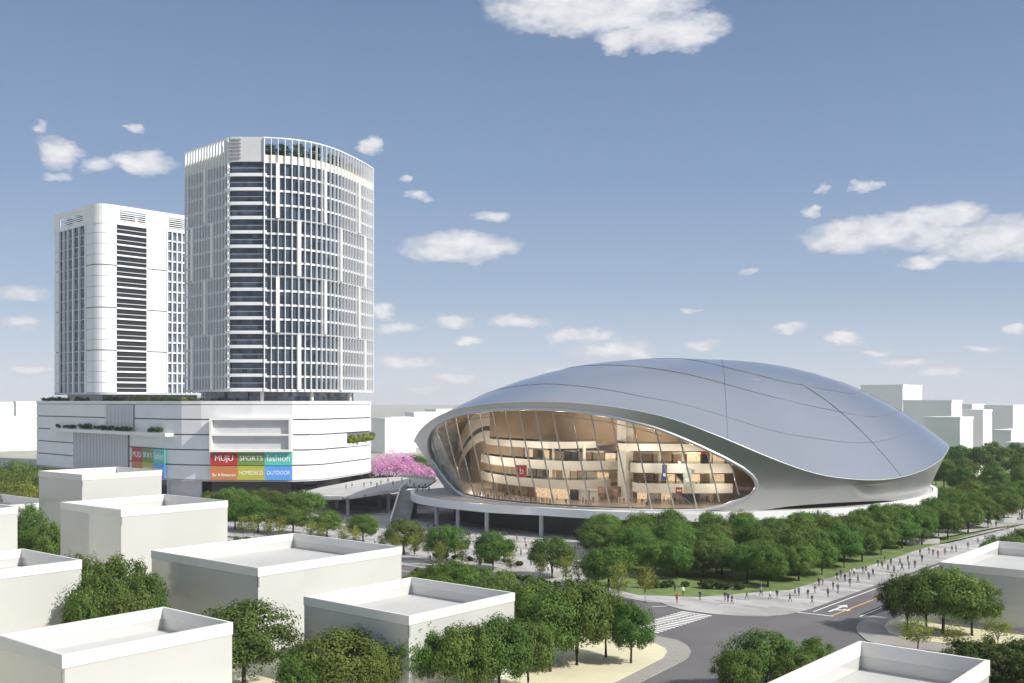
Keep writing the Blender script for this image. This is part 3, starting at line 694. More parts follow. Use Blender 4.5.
# sign boards, each lifted away by itself
def sign(x, y, z, w, h, m_, word, label, size, ax=(1, 0), tc_='text', maxw=None):
    s = empty('sign_board', (x, y, z - h / 2), label, 'sign')
    MB().box((x, y, z), (w, .25, h), ax).build('panel', m_, s)
    if word:
        n = (ax[1], -ax[0])
        text(word, (x + n[0] * .16, y + n[1] * .16, z + (-.6 if word[0:2] == 'Ba' else 0)), size, M[tc_], s, ax, maxw=maxw)
wS = 26.3 / 3
rows_ = [(13.45, [('red', 'MUJU', 2.5), ('green', 'SPORTS', 2.2), ('teal', 'fashion', 3.0)]), (8.75, [('orange', 'Bar & Restaurant', 1.5), ('olive', 'HOMEDECO', 1.9), ('blue', 'OUTDOOR', 1.8)])]
SGN = {'red': 'red sign board reading MUJU', 'green': 'green sign board reading SPORTS', 'teal': 'turquoise sign board reading fashion', 'orange': 'orange sign board reading Bar & Restaurant', 'olive': 'olive yellow sign board with pale lettering', 'blue': 'bright blue sign board with pale lettering'}
for z, r in rows_:
    for k, (c, wd, sz) in enumerate(r):
        sign(X0 + wS * (k + .5), YF - .55, z, wS, 4.5, M['s_' + c], wd, SGN[c] + ' under the display frame on the mall front', sz, maxw=wS * .86)
pa, pb = MPATH.s_at_px(133), MPATH.s_at_px(167.5)
for z, r in rows_:
    for k, (c, wd, sz) in enumerate(r):
        q, t = MPATH.at(pa + (pb - pa) * (k + .5) / 3); w = (pb - pa) / 3
        sign(q[0] + t[1] * .35, q[1] - t[0] * .35, z + .2, w, 4.8, M['s_' + c], wd, SGN[c] + ' on the shaded mall side beside the slatted screen', sz * 1.1, t, maxw=w * .85)

# ------------------------------------------------------------------ tower in front
def rounded(path): return path
def tower_wall(root, P, z0, z1, m_, d, name='glass_wall', back=None):
    return MB().prism(offset(P, d) + (back or []), z0, z1).build(name, m_, root)
tw = empty('office_tower', (-85, 385, 31), 'tall white finned office tower with trees on its roof, the one closer to the stadium', 'tower')
LF = [(-115.2, 372), (-94.4, 351.2)]; CH = [(-94.4, 351.2), (-93.4, 350.4), (-82.6, 350.4)]
RF = smooth_path([(-82.6, 350.4), (-74.6, 352.2), (-67.3, 357.4), (-61.8, 366.5), (-58.2, 377), (-54.9, 388), (-53.2, 396)], 2)
TP = LF + CH[1:] + RF[1:]
TB = [(-60, 412), (-84, 420), (-112, 398)]
ZB, ZT, ZC, NF = 35.6, 112.0, 119.9, 16
FH = (ZT - ZB) / NF
MB().prism(offset(TP, -.3) + TB, ZB, ZT).build('glass_wall', M['glassd'], tw)
MB().prism(offset(TP, -7) + [(-64, 405), (-84, 412), (-105, 395)], 31.4, ZB).build('lobby', M['glassm'], tw)
for px in (172 + 140, 203, 262, 350):
    q = Path(offset(TP, -2.5)); c, _ = q.at(q.s_at_px(px)); MB().tube([(*c, 31.4), (*c, ZB)], .6, 10).build('column', M['white'], tw, smooth=True)
MB().prism(offset(TP, .3) + TB, ZB - .5, ZB + .35).build('soffit_slab', M['band'], tw)
PL, PR, PC = Path(LF), Path(RF), Path(CH)
for i in range(1, NF + 1):
    z = ZB + i * FH
    big = i % 4 == 0
    MB().strip(offset(RF, .12), z - .5, z + .15, .9).build('floor_band', M['band'], tw)
    MB().strip(offset(LF, .12), z - .5, z + .15, .9).build('floor_band', M['band'], tw)
    if big and i < NF: MB().strip(offset(RF, .62), z - .3, z + .05, 1.2).build('group_ledge', M['grey'], tw)
# balconies stacked up the chamfered corner
bal = offset([(-95.8, 352.6)] + CH + [(-81.9, 350.6)], .8)
for i in range(NF):
    z = ZB + i * FH
    b_ = MB().strip(smooth_path(bal, 2), z - .3, z + .75, 1.4).build('balcony', M['band'], tw)
    MB().strip(smooth_path(offset(bal, -.1), 2), z + 2.35, z + 2.5, .5).build('sunshade', M['slat'], b_)
# fins
def fin(P, s, z0, z1, w=.22, d=.75, name='fin', m_='fin'):
    q, t = P.at(s); c = (q[0] + t[1] * (d / 2 + .1), q[1] - t[0] * (d / 2 + .1), (z0 + z1) / 2)
    return MB().box(c, (w, d, z1 - z0), t).build(name, M[m_], tw)
def wide(P, s, g, w=1.2):
    z0, z1 = ZB + g * 4 * FH + .2, ZB + (g + 1) * 4 * FH - .4
    q, t = P.at(s); MB().box((q[0] + t[1] * .5, q[1] - t[0] * .5, (z0 + z1) / 2), (w, 1.15, z1 - z0), t).build('blade_panel', M['white'], tw)
n = 26
for k in range(n + 1): fin(PR, PR.L * k / n, ZB - .4, ZC, .34 if k in (0, n) else .2, 1.0 if k in (0, n) else .7)
n = 15
for k in range(n + 1): fin(PL, PL.L * k / n, ZB - .4, ZC - (.0 if k else 0), .4 if k == n else .26)
for g in range(4):
    for px in ((278, 323.5, 357) if g % 2 else (298.5, 339, 363)): wide(PR, PR.s_at_px(px), g)
    for px in ((207,) if g % 2 else (194, 214)): wide(PL, PL.s_at_px(px), g, 1.2)
# crown: parapet, top rail and the solid corner
MB().prism(offset(TP, -.4) + TB, ZT, ZT + .5).build('roof_slab', M['broof'], tw)
MB().strip(offset(RF, .05), ZT + .15, ZT + 2.2, .5).build('parapet', M['cream'], tw)
MB().strip(offset(LF, .05), ZT + .15, ZT + 4.2, .5).build('parapet', M['cream'], tw)
MB().strip(offset(RF, .75), ZC - .25, ZC + .1, .5).build('crown_rail', M['fin'], tw)
MB().strip(offset(LF, .75), ZC - .25, ZC + .1, .5).build('crown_rail', M['fin'], tw)
cr_ = MB().strip(smooth_path(offset([(-95.2, 352)] + CH, .5), 1), ZT - .2, ZC + .15, 1.0).build('crown_panel', M['lgrey'], tw)
lv = MB()
for k in range(6): lv.box((-92.4, 349.7, ZT + 1.2 + k * 1.2), (4.2, .5, .35))
lv.build('louvre', M['slat'], cr_)
MB().prism(TB + [(-100, 388), (-84, 402), (-66, 402)], ZT, ZC - 1).build('plant_room', M['cream'], tw)
# bare sunlit roof pavilion seen behind the trees
pv = MB(); pv.prism([(-80, 366), (-66, 376), (-72, 384), (-86, 374)], ZT + .5, ZT + 3.4); pv.build('roof_pavilion', M['white'], tw)

# ------------------------------------------------------------------ tower behind
t2 = empty('office_tower', (-185, 505, 31), 'white tower with dark balcony stripes and rounded corner, the one farther behind', 'tower')
L2 = [(-219, 503), (-193.5, 477.5)]
CN = smooth_path([(-193.5, 477.5), (-188.5, 472.6), (-183.5, 471.6), (-179.8, 475.8)], 2)
R2_ = [(-179.8, 475.8), (-150, 511.7)]
P2 = L2 + CN[1:] + R2_[1:]
B2 = [(-170, 532), (-205, 530)]
Z0, Z1, Z2 = 35.5, 112.5, 120.8; F2 = (Z1 - Z0) / 16
MB().prism(offset(P2, -.5) + B2, Z0, Z1).build('glass_wall', M['glassm'], t2)
MB().prism(offset(P2, -6) + [(-172, 522), (-200, 522)], 31.4, Z0).build('lobby', M['glassd'], t2)
MB().prism(offset(P2, .3) + B2, Z0 - .6, Z0 + .4).build('soffit_slab', M['grey'], t2)
QL, QC, QR = Path(L2), Path(CN), Path(R2_)
white_spans = [(QL, 0, 12), (QC, 0, QC.L), (QR, 15.6, 26)]
for i in range(16):
    z = Z0 + i * F2; gap = .45 if i % 4 == 0 else .14
    MB().strip(offset([L2[0], QL.at(6)[0]], .2), z + gap, z + F2, .8).build('cladding_panel', M['band'], t2)
    MB().strip(offset([QL.L and QL.at(36)[0]] + CN + [QR.at(.6)[0]], .2), z + gap, z + F2, .8).build('cladding_panel', M['band'], t2)
    MB().strip(offset(QR.sub(15.6, 26), .2), z + gap, z + F2, .8).build('cladding_panel', M['band'], t2)
    MB().strip(offset(QR.sub(.6, 15.6), .5), z - .2, z + .55, .8).build('balcony', M['band'], t2)
    MB().strip(offset(QR.sub(.6, 15.6), .3), z + 2.2, z + 2.5, .5).build('sunshade', M['lgrey'], t2)
    MB().strip(offset(QR.sub(26, 46), .15), z - .3, z + .4, .6).build('floor_band', M['band'], t2)
    MB().strip(offset(QL.sub(6, 36), .1), z - .15, z + .15, .4).build('floor_band', M['lgrey'], t2)
MB().strip(offset(QR.sub(.6, 15.6), -.15), Z0, Z1, .3).build('dark_recess', M['darkglass'], t2)
for s in (6.2, 11, 15.8, 22, 28.8, 35.8):
    q, t = QL.at(s); w = .4 if s not in (22, 35.8, 9.2) else .9
    MB().box((q[0] + t[1] * .2, q[1] - t[0] * .2, (Z0 + Z1) / 2), (w, .8, Z1 - Z0), t).build('mullion', M['fin'], t2)
for s in (26.2, 28.8, 31.4, 34, 36.6, 39.2, 41.8, 45):
    q, t = QR.at(s)
    MB().box((q[0] + t[1] * .2, q[1] - t[0] * .2, (Z0 + Z1) / 2), (.5, .9, Z1 - Z0), t).build('mullion', M['fin'], t2)
MB().prism(offset(P2, -.6) + B2, Z1, Z1 + .5).build('roof_slab', M['broof'], t2)
full = Path(offset(P2, .35))
cw_ = MB().strip(offset(P2, .35), Z2 - 2.0, Z2, .8).build('crown_beam', M['white'], t2)
MB().strip(offset(P2, .35), Z1 - .4, Z1 + 1.2, .8).build('crown_beam', M['band'], t2)
for P_, a_, b_, w_ in ((QL, 0, 6, 1), (QL, 33, QL.L, 1), (QC, 0, QC.L, 1), (QR, 0, 2, 1), (QR, 15, 27, 1), (QR, 41, 46.6, 1)):
    MB().strip(offset(P_.sub(a_, b_), .3), Z1 + 1.2, Z2 - 2, .7).build('crown_wall', M['white'], t2)
for P_, a_, b_ in ((QL, 6, 33), (QR, 2, 15), (QR, 27, 41)):
    mb = MB()
    for k in range(5): mb.strip(offset(P_.sub(a_, b_), .1), Z1 + 1.6 + k * .95, Z1 + 1.95 + k * .95, .35)
    mb.build('louvre', M['fin'], t2)
MB().prism([(-208, 512), (-190, 494), (-174, 512), (-190, 528)], Z1 + .5, Z2 - 1).build('plant_room', M['cream'], t2)

# ------------------------------------------------------------------ plain white block buildings
def block_from(front, lpx, rpx, h, name, label, group, mats=('body', 'parapet', 'broof'), par=1.15, floor_h=0.0, inner=True, cat='building'):
    d = (CAM_H - h) * F_PX / (front[1] - HY); fx, fy = (front[0] - CX) * d / F_PX, d
    def solve(ax, px):
        k = (px - CX) / F_PX
        return (k * fy - fx) / (ax[0] - k * ax[1])
    w2, w1 = solve(E2, lpx), solve(E1, rpx)
    F_ = (fx, fy); Lp = along(F_, E2, w2); Rp = along(F_, E1, w1); Bp = along(Lp, E1, w1)
    return block([F_, Rp, Bp, Lp], h, name, label, group, mats, par, cat)
def block(q, h, name, label, group, mats, par, cat, th=.30):
    cx = sum(p[0] for p in q) / 4; cy = sum(p[1] for p in q) / 4
    r = empty(name, (cx, cy, 0), label, cat, group)
    def inset(d):
        n = len(q); out = []
        c = [q[-1]] + q + [q[0]]
        o = offset(c, -d)
        for i in range(n):
            a, b, e = c[i], c[i + 1], c[i + 2]
            l1 = math.dist(a, b); l2 = math.dist(b, e)
            u = ((b[0] - a[0]) / l1, (b[1] - a[1]) / l1); v = ((e[0] - b[0]) / l2, (e[1] - b[1]) / l2)
            out.append((b[0] + (v[0] - u[0]) * d, b[1] + (v[1] - u[1]) * d))
        return out
    i1 = inset(.06)
    MB().prism(i1, -.1, h - par - 1.32, top=False).strip([*i1[:], i1[0]], h - par - 1.32, h - par, .2).build('wall', M[mats[0]], r)
    i2 = inset(th); pm = MB()
    for k in range(4):
        a, b, c, e = q[k], q[(k + 1) % 4], i2[(k + 1) % 4], i2[k]
        pm.add([(*a, h - par), (*b, h - par), (*c, h - par), (*e, h - par), (*a, h), (*b, h), (*c, h), (*e, h)],
               [(0, 1, 5, 4), (2, 3, 7, 6), (4, 5, 6, 7), (3, 2, 1, 0)])
    pm.build('parapet', M[mats[1]], r)
    MB().prism(inset(th + .01), h - par - 1.3, h - par - 1.1).build('roof', M[mats[2]], r)
    return r
gN = 'plain white block buildings in front'
block_from((62, 655), -3, 233, 11, 'white_block', 'large white block with open parapet roof filling the bottom corner by the big dark tree', gN)
block_from((-60, 577), -114, 82, 12, 'white_block', 'white block cut by the picture edge between two dense tree clumps', gN)
block_from((82, 474.6), 38.5, 162, 17.6, 'white_block', 'tallest white block standing in front of the shaded mall side', gN)
block_from((121, 509.7), 60, 228, 15.4, 'white_block', 'white block just in front of the tallest block, facing the plaza trees', gN)
block_from((258, 568), 151, 402, 11.5, 'white_block', 'broad white block in the middle with a tree reflected on its shaded wall', gN, par=1.1)
block_from((409, 616), 303.5, 515, 9.5, 'white_block', 'lower white block with a small plant on its roof, nearest the crossing trees', gN, par=1.0)
block_from((893, 724), 742, 990, 12, 'white_block', 'white block at the bottom beside the dark hedge, its roof corner pointing to the road', gN)
block_from((-52, 512), -120, 18, 15, 'white_block', 'small white block at the picture edge with a slanting line of shade', gN)
block_from((-30, 508), -150, 60, 9, 'white_block', 'low white block behind, mostly hidden by the tallest block', gN)
# block across the road on the far corner
dJ = 23.4 * F_PX / (562 - HY)
LJ = ((939 - CX) * dJ / F_PX, dJ); FJ = along(LJ, E2, -46); BJ = along(LJ, E1, 30); RJ = along(FJ, E1, 30)
block([FJ, RJ, BJ, LJ], 8.6, 'white_block', 'white block across the main road behind the round tree clump', gN, ('body', 'parapet', 'broof'), 1.1, 'building')
# ---- far city blocks
gF = 'pale blocks on the skyline'
def far(px0, pxc, px1, ytop, D, label, depth=60):
    z = CAM_H + (HY - ytop) * D / F_PX
    c = ((pxc - CX) * D / F_PX, D)
    def solve(ax, px):
        k = (px - CX) / F_PX; return (k * c[1] - c[0]) / (ax[0] - k * ax[1])
    w2, w1 = abs(solve(E2, px0)), abs(solve(E1, px1))
    Lp = along(c, E2, w2); Rp = along(c, E1, w1); Bp = along(Lp, E1, w1)
    r = empty('far_block', (c[0], c[1], 0), label, 'building', gF)
    MB().prism([c, Rp, Bp, Lp], -.1, z - 1.2, top=False).build('wall', M['far'], r)
    MB().prism([along(along(p, E1, (-.3 if p in (c, Lp) else .3)), E2, (-.3 if p in (c, Rp) else .3)) for p in (c, Rp, Bp, Lp)], z - 1.2, z).build('roof', M['far'], r)
far(861, 902.7, 922, 384.5, 700, 'tallest far block rising directly behind the stadium roof end')
far(903, 951.5, 962, 400, 640, 'wide far block with a sunlit edge behind the stadium tip')
far(925, 960, 973, 417, 560, 'lower far block standing in front of the wide one by the stadium tip')
far(962, 983, 992, 409.6, 700, 'slim far block in the gap past the wide block')
far(984, 1013, 1040, 405, 760, 'broad far block near the picture edge behind two smaller ones')
far(993, 1011, 1060, 430, 620, 'short far block low above the trees near the picture edge')
far(1005, 1045, 1080, 443, 540, 'lowest far block just above the far trees at the picture edge')
far(-34, -30, 14, 402, 760, 'thin far block at the picture edge beyond the mall')
far(14, 16, 60, 401.5, 700, 'far white block directly behind the mall end wall')
far(-66, -60, 40, 417, 640, 'long low far block in front of the taller ones beyond the mall')
far(1000, 1018, 1060, 421, 860, 'pale far block at the picture edge peeping between two nearer ones')
far(940, 972, 985, 404, 900, 'faint distant block between the wide block and the slim one')
far(966, 968, 1013, 467.5, 432, 'long low pale pavilion among the far trees beyond the stadium')
far(372, 385, 416, 418, 640, 'wide cream far block between the mall and the stadium above the pink trees')
far(384, 391, 411, 417, 700, 'far block just behind the cream one, its edge showing as a grey strip')
far(405, 414, 436, 412, 720, 'far block half hidden by the stadium tip next to the pink trees')
far(425, 436, 462, 409, 800, 'far block peeping over the shoulder of the stadium roof')

# ------------------------------------------------------------------ trees and planting
def leaf_cards(rnd, pts, size, name, outward=None):
    """many small bent leaf faces at the given points"""
    V, Fc, tone = [], [], []
    for p, nrm, tn in pts:
        s = size * rnd.uniform(.65, 1.25)
        n = Vector((rnd.gauss(0, 1), rnd.gauss(0, 1), rnd.gauss(0, 1) + .35)).normalized() * .48 + Vector(nrm) * 1.1
        if n.length < .05: n = Vector((0, 0, 1))
        n.normalize(); a = n.orthogonal().normalized(); b = n.cross(a); an = rnd.uniform(0, 6.28)
        a, b = a * math.cos(an) + b * math.sin(an), b * math.cos(an) - a * math.sin(an)
        k = len(V); p = Vector(p)
        V += [tuple(p - a * s), tuple(p + b * s * .6 + n * s * .12), tuple(p + a * s), tuple(p - b * s * .6 + n * s * .12)]
        Fc.append((k, k + 1, k + 2, k + 3)); tone.append(min(1, max(0, tn + rnd.uniform(-.3, .3))))
    me = bpy.data.meshes.new(name); me.from_pydata(V, [], Fc)
    at = me.attributes.new('tone', 'FLOAT', 'FACE'); at.data.foreach_set('value', tone)
    me.update(); return me
def crown_mesh(seed, nl=4200, leaf=.030, rad=(.5, .5, .36), cz=.60, nclump=70, gap=.0):
    rnd = random.Random(seed); pts = []; cl = []
    lob = [(rnd.uniform(0, 6.28), rnd.uniform(.06, .16)) for _ in range(3)]
    for i in range(nclump):
        th = rnd.uniform(0, 2 * PI); u = rnd.uniform(-.85, 1); rr = rnd.uniform(.35, .86) ** .45
        k = 1 + sum(a * math.cos((j + 2) * th + ph) for j, (ph, a) in enumerate(lob))
        s = math.sqrt(1 - u * u)
        cl.append((rad[0] * rr * s * math.cos(th) * k, rad[1] * rr * s * math.sin(th) * k, cz + rad[2] * rr * u * (1 if u > 0 else .85), rnd.uniform(.075, .15), rnd.uniform(.15, .85)))
    for i in range(nl):
        c = cl[i % nclump]
        d = Vector((rnd.gauss(0, 1), rnd.gauss(0, 1), rnd.gauss(0, 1))).normalized()
        r = c[3] * rnd.uniform(.5, 1.08) * (1 if rnd.random() > .04 else 1.3)
        p = (c[0] + d.x * r, c[1] + d.y * r, c[2] + d.z * r * .8)
        if p[2] < .17: continue
        o = Vector((p[0], p[1], (p[2] - cz) * 1.3)); o = o.normalized() if o.length > 1e-3 else d
        pts.append((p, (d * .6 + o * .6), c[4]))
    return leaf_cards(rnd, pts, leaf, 'crown')
def trunk_mesh(seed, r=.022, fork=.30, n=5, spread=.26, top=.72):
    rnd = random.Random(seed); mb = MB()
    mb.tube([(0, 0, -.02), (.004, 0, fork * .5), (rnd.uniform(-.01, .01), 0, fork)], [r * 1.35, r, r * .85], 7)
    for i in range(n):
        th = 2 * PI * i / n + rnd.uniform(-.4, .4); s = spread * rnd.uniform(.6, 1.1)
        mid = (s * .45 * math.cos(th), s * .45 * math.sin(th), fork + (top - fork) * .5)
        end = (s * math.cos(th), s * math.sin(th), top * rnd.uniform(.85, 1.05))
        mb.tube([(0, 0, fork - .03), mid, end], [r * .62, r * .42, r * .15], 5)
        th2 = th + rnd.uniform(.5, 1); mb.tube([mid, (mid[0] + .12 * math.cos(th2), mid[1] + .12 * math.sin(th2), mid[2] + .16)], [r * .34, r * .12], 4)
    me = bpy.data.meshes.new('trunk'); me.from_pydata(mb.v, [], mb.f); me.polygons.foreach_set('use_smooth', [True] * len(mb.f)); me.update(); return me
CR = [crown_mesh(10 + i, 15000, .0175, (.50, .50, .42), .56, nclump=150) for i in range(5)]
CRF = [crown_mesh(30 + i, 3500, .034, (.5, .5, .41), .56, 90) for i in range(3)]
CRS = [crown_mesh(50 + i, 1100, .020, (.20, .20, .40), .56, 44) for i in range(3)]
CRP = [crown_mesh(60 + i, 1700, .020, (.52, .52, .34), .62, 70) for i in range(2)]
CRL = [crown_mesh(70 + i, 4200, .030, (.5, .5, .48), .46, 80) for i in range(2)]
CRC = [crown_mesh(80 + i, 900, .034, (.17, .17, .46), .52, 40) for i in range(2)]
for me in CR + CRF + CRS + CRP + CRL + CRC: me.materials.append(M['leafA'])
TRK = [trunk_mesh(i) for i in range(3)]; TRS = [trunk_mesh(7 + i, .009, .25, 5, .14, .8) for i in range(2)]
for me in TRK: me.materials.append(M['bark'])
for me in TRS: me.materials.append(M['barkp'])
TW = {'A': ('dark green round tree', 'leafA'), 'B': ('olive green round tree', 'leafB'), 'C': ('bright green round tree', 'leafC'), 'Y': ('slender yellow green sapling', 'leafY'), 'P': ('pink blossoming tree', 'leafP'), 'L': ('low dark green bush', 'shrub'), 'K': ('narrow upright tree', 'shrub')}
TR = random.Random(77); ZONES = {}
def add_tree(zone, x, y, h, w, kind, z=0.0, far=False):
    mats = TW[kind][1]
    cm = TR.choice({'Y': CRS, 'P': CRP, 'L': CRL, 'K': CRC}.get(kind, CRF if far else CR))
    wu = {'Y': .42, 'K': .36, 'P': 1.1}.get(kind, 1.1)
    r = bpy.data.objects.new({'Y': 'sapling', 'P': 'blossom_tree', 'L': 'bush', 'K': 'roof_tree'}.get(kind, 'round_tree'), None); COL.objects.link(r)
    r.location = (x, y, z - .03); s = w / wu; r.scale = (s, s, h / (.98 if kind not in 'L' else .95)); r.rotation_euler = (0, 0, TR.uniform(0, 6.28)); r['category'] = 'bush' if kind == 'L' else 'tree'
    c = bpy.data.objects.new('crown', cm); COL.objects.link(c); c.parent = r
    c.material_slots[0].link = 'OBJECT'; c.material_slots[0].material = M[mats]
    if kind != 'L':
        t = bpy.data.objects.new('trunk', TR.choice(TRS if kind in 'YK' else TRK)); COL.objects.link(t); t.parent = r
    ZONES.setdefault(zone, []).append((r, CX + F_PX * x / y, kind)); return r
def tt(zone, px, ytop, D, wpx, kind, far=False):
    h = CAM_H - (ytop - HY) * D / F_PX; add_tree(zone, (px - CX) * D / F_PX, D, h * (1.0 if kind in 'YP' else 1.04), wpx * D / F_PX * (1 if kind == 'Y' else 1.14), kind, 0, far)
def tb(zone, px, ybase, h, wpx, kind, far=False):
    x, y = G(px, ybase); add_tree(zone, x, y, h, wpx * y / F_PX, kind, 0, far)
z = 'among the bottom white blocks'
for a in ((244, 605, 117, 92, 'B'), (339, 633, 111, 96, 'B'), (300, 652, 108, 50, 'C'), (378, 645, 110, 46, 'B'), (413, 622, 113, 58, 'C'), (466, 625, 111, 62, 'A'), (499, 620, 113, 66, 'A'), (528, 622, 116, 52, 'B')): tt(z, *a)
z = 'on the cream corner by the crossing'
for a in ((533, 583, 132, 64, 'A'), (577, 579, 127, 76, 'A'), (606, 592, 131, 48, 'B'), (550, 596, 124, 60, 'A'), (631, 604, 128, 46, 'C')): tt(z, *a)
z = 'in the gap between white blocks'
for a in ((82, 556, 140, 44, 'B'), (119, 561, 136, 58, 'A'), (146, 572, 133, 40, 'B'), (100, 574, 128, 60, 'A'), (88, 590, 121, 50, 'A'), (128, 590, 122, 66, 'B'), (154, 598, 122, 40, 'A')): tt(z, *a)
z = 'near the far mall end'
for a in ((51, 523, 190, 34, 'A'), (28, 508, 196, 36, 'A'), (14, 462, 325, 44, 'A'), (38, 466, 330, 36, 'A'), (-6, 470, 315, 40, 'B'), (30, 474, 300, 30, 'B'), (60, 470, 330, 40, 'A')): tt(z, *a)
for a in ((8, 479, 262, 20, 'Y'), (22, 477, 265, 20, 'Y'), (33, 481, 260, 16, 'Y')): tt('before the dark trees', *a)
z = 'under the mall sign boards'
for a in ((214, 491, 292, 30, 'B'), (232, 488, 288, 36, 'A'), (262, 489, 290, 40, 'B'), (284, 493, 284, 36, 'B'), (303, 491, 282, 44, 'C'), (246, 494, 280, 34, 'A')): tt(z, *a)
z = 'in the plaza row'
for a in ((235, 504, 262, 34, 'C'), (258, 502, 256, 38, 'C'), (293, 506, 252, 38, 'C'), (327, 511, 246, 36, 'C'), (363, 515, 238, 34, 'C'), (404, 521, 219, 42, 'B'), (447, 526, 208, 42, 'C'), (493, 532, 199, 46, 'C'), (552, 539, 190, 48, 'B')): tt(z, *a)
z = 'along the plaza tree row'
for px, yt, D in ((243, 514, 246), (254, 512, 244), (268, 516, 242), (279, 515, 240), (310, 519, 236), (321, 521, 234), (343, 523, 230), (354, 524, 228), (384, 529, 222), (396, 531, 214), (414, 533, 212), (428, 531, 209), (440, 540, 203), (462, 541, 201), (480, 546, 196), (511, 549, 193), (540, 552, 186), (566, 553, 184), (578, 554, 182)): tt(z, px, yt, D, 13, 'Y')
z = 'between middle blocks and plaza'
for a in ((420, 571, 172, 34, 'A'), (447, 560, 168, 48, 'A'), (472, 566, 164, 48, 'C'), (498, 572, 158, 46, 'B'), (489, 588, 148, 52, 'A'), (518, 588, 146, 44, 'A'), (440, 575, 160, 40, 'C')): tt(z, *a)
z = 'beside the branch road'
for a in ((609, 545, 180, 50, 'C'), (596, 560, 180, 26, 'C')): tt(z, *a)
for a in ((619, 559, 165, 19, 'Y'), (645, 562, 167, 19, 'Y')): tt('at the branch road kerb', *a)
z = 'across the main road'
for a in ((907, 576, 146, 52, 'B'), (943, 566, 144, 66, 'A'), (972, 577, 143, 50, 'A'), (926, 575, 149, 50, 'B')): tt(z, *a)
for a in ((918, 616, 134, 32, 'Y'), (998, 615, 136, 26, 'Y'), (955, 622, 132, 22, 'Y')): tt('on the corner across the road', *a)
z = 'massed beside the bottom block'
for a in ((948, 652, 118, 42, 'L'), (968, 640, 122, 46, 'L'), (990, 638, 124, 46, 'L'), (1012, 641, 122, 46, 'L'), (1032, 636, 124, 44, 'L'), (1000, 652, 112, 54, 'L'), (1024, 656, 110, 50, 'L'), (975, 658, 112, 48, 'L')): tt(z, *a)
for a in ((766, 634, 115, 74, 'A'), (740, 650, 112, 46, 'A'), (816, 641, 116, 44, 'C'), (795, 650, 112, 50, 'A')): tt('in front of the road junction', *a)
for a in ((1006, 534, 200, 40, 'A'), (1030, 528, 205, 40, 'C'), (990, 541, 196, 24, 'A')): tt('behind the block across the main road', *a)
# the grove on the lawn
FRONT = [(655, 577), (677, 579), (703, 577.5), (722, 578), (747, 583), (768, 587), (799, 581), (822, 575), (844, 568), (862, 562), (881, 555), (902, 548.5), (922, 545), (948, 539), (968, 533), (988, 528)]
for px, yb in FRONT: tb('in the front row of the grove', px, yb, TR.uniform(6.6, 7.5), 36 * (yb - HY) / 165 + 4, TR.choice('AACCB'))
fl = [G(*p) for p in [(600, 566)] + FRONT]
deckfront = [(p[0], p[1]) for p in frs]
def yat(path, x):
    for a, b in zip(path, path[1:]):
        if a[0] <= x <= b[0]: return lerp(a[1], b[1], (x - a[0]) / max(1e-6, b[0] - a[0]))
    return path[-1][1]
RN = ['second', 'third', 'fourth', 'fifth', 'sixth', 'seventh', 'eighth', 'ninth', 'tenth', 'eleventh']
for row in range(8):
    x = 17 + row * .8
    while x < 126:
        yy = yat(fl, x) + 5.5 + row * 6.0 + TR.uniform(-1.2, 1.2)
        if yy < yat(deckfront, x) - 5.5 and not (row < 3 and 108 < x < 113):
            add_tree('in the %s row of the grove' % RN[row], x + TR.uniform(-1, 1), yy, TR.uniform(7.0, 8.6), TR.uniform(7.2, 9.0), TR.choice('AAACCB'))
        x += TR.uniform(6.2, 7.6)
# far trees beyond the stadium tip
BX = []
for row, y in enumerate((352, 376, 398, 424, 452, 484, 520)):
    px = 936 + (row % 2) * 8 + (26 if row == 0 else 0)
    while px < 1036:
        D = y + TR.uniform(-5, 5); w = TR.uniform(8.5, 12.5)
        if row in (1, 2) and 955 < px < 1020: px += 12; continue
        add_tree('in far row %s beyond the stadium' % (['first'] + RN)[row], (px - CX) * D / F_PX, D, TR.uniform(8, 12.5), w, TR.choice('AACCB'), 0, row > 2)
        px += w * F_PX / D * TR.uniform(.75, 1.0)
for px, yb in ((1004, 522), (1022, 519), (972, 507), (1000, 512), (1018, 508)): tb('beside the far plaza', px, yb, 8.2, 36, TR.choice('AC'))
# blossom trees behind the bridge
for a in ((380, 452, 402, 34, 'P'), (396, 448, 412, 38, 'P'), (390, 459, 396, 40, 'P'), (411, 461, 398, 36, 'P'), (425, 466, 394, 30, 'P'), (404, 456, 405, 36, 'P')): tt('behind the footbridge', *a)
for a in ((413, 455, 440, 30, 'A'), (421, 462, 425, 26, 'A'), (432, 466, 420, 24, 'A')): tt('among the pink blossom trees', *a)
for a in ((385, 475, 395, 26, 'L'), (402, 476, 392, 26, 'L'), (368, 472, 402, 20, 'L')): tt('below the pink blossom trees', *a)
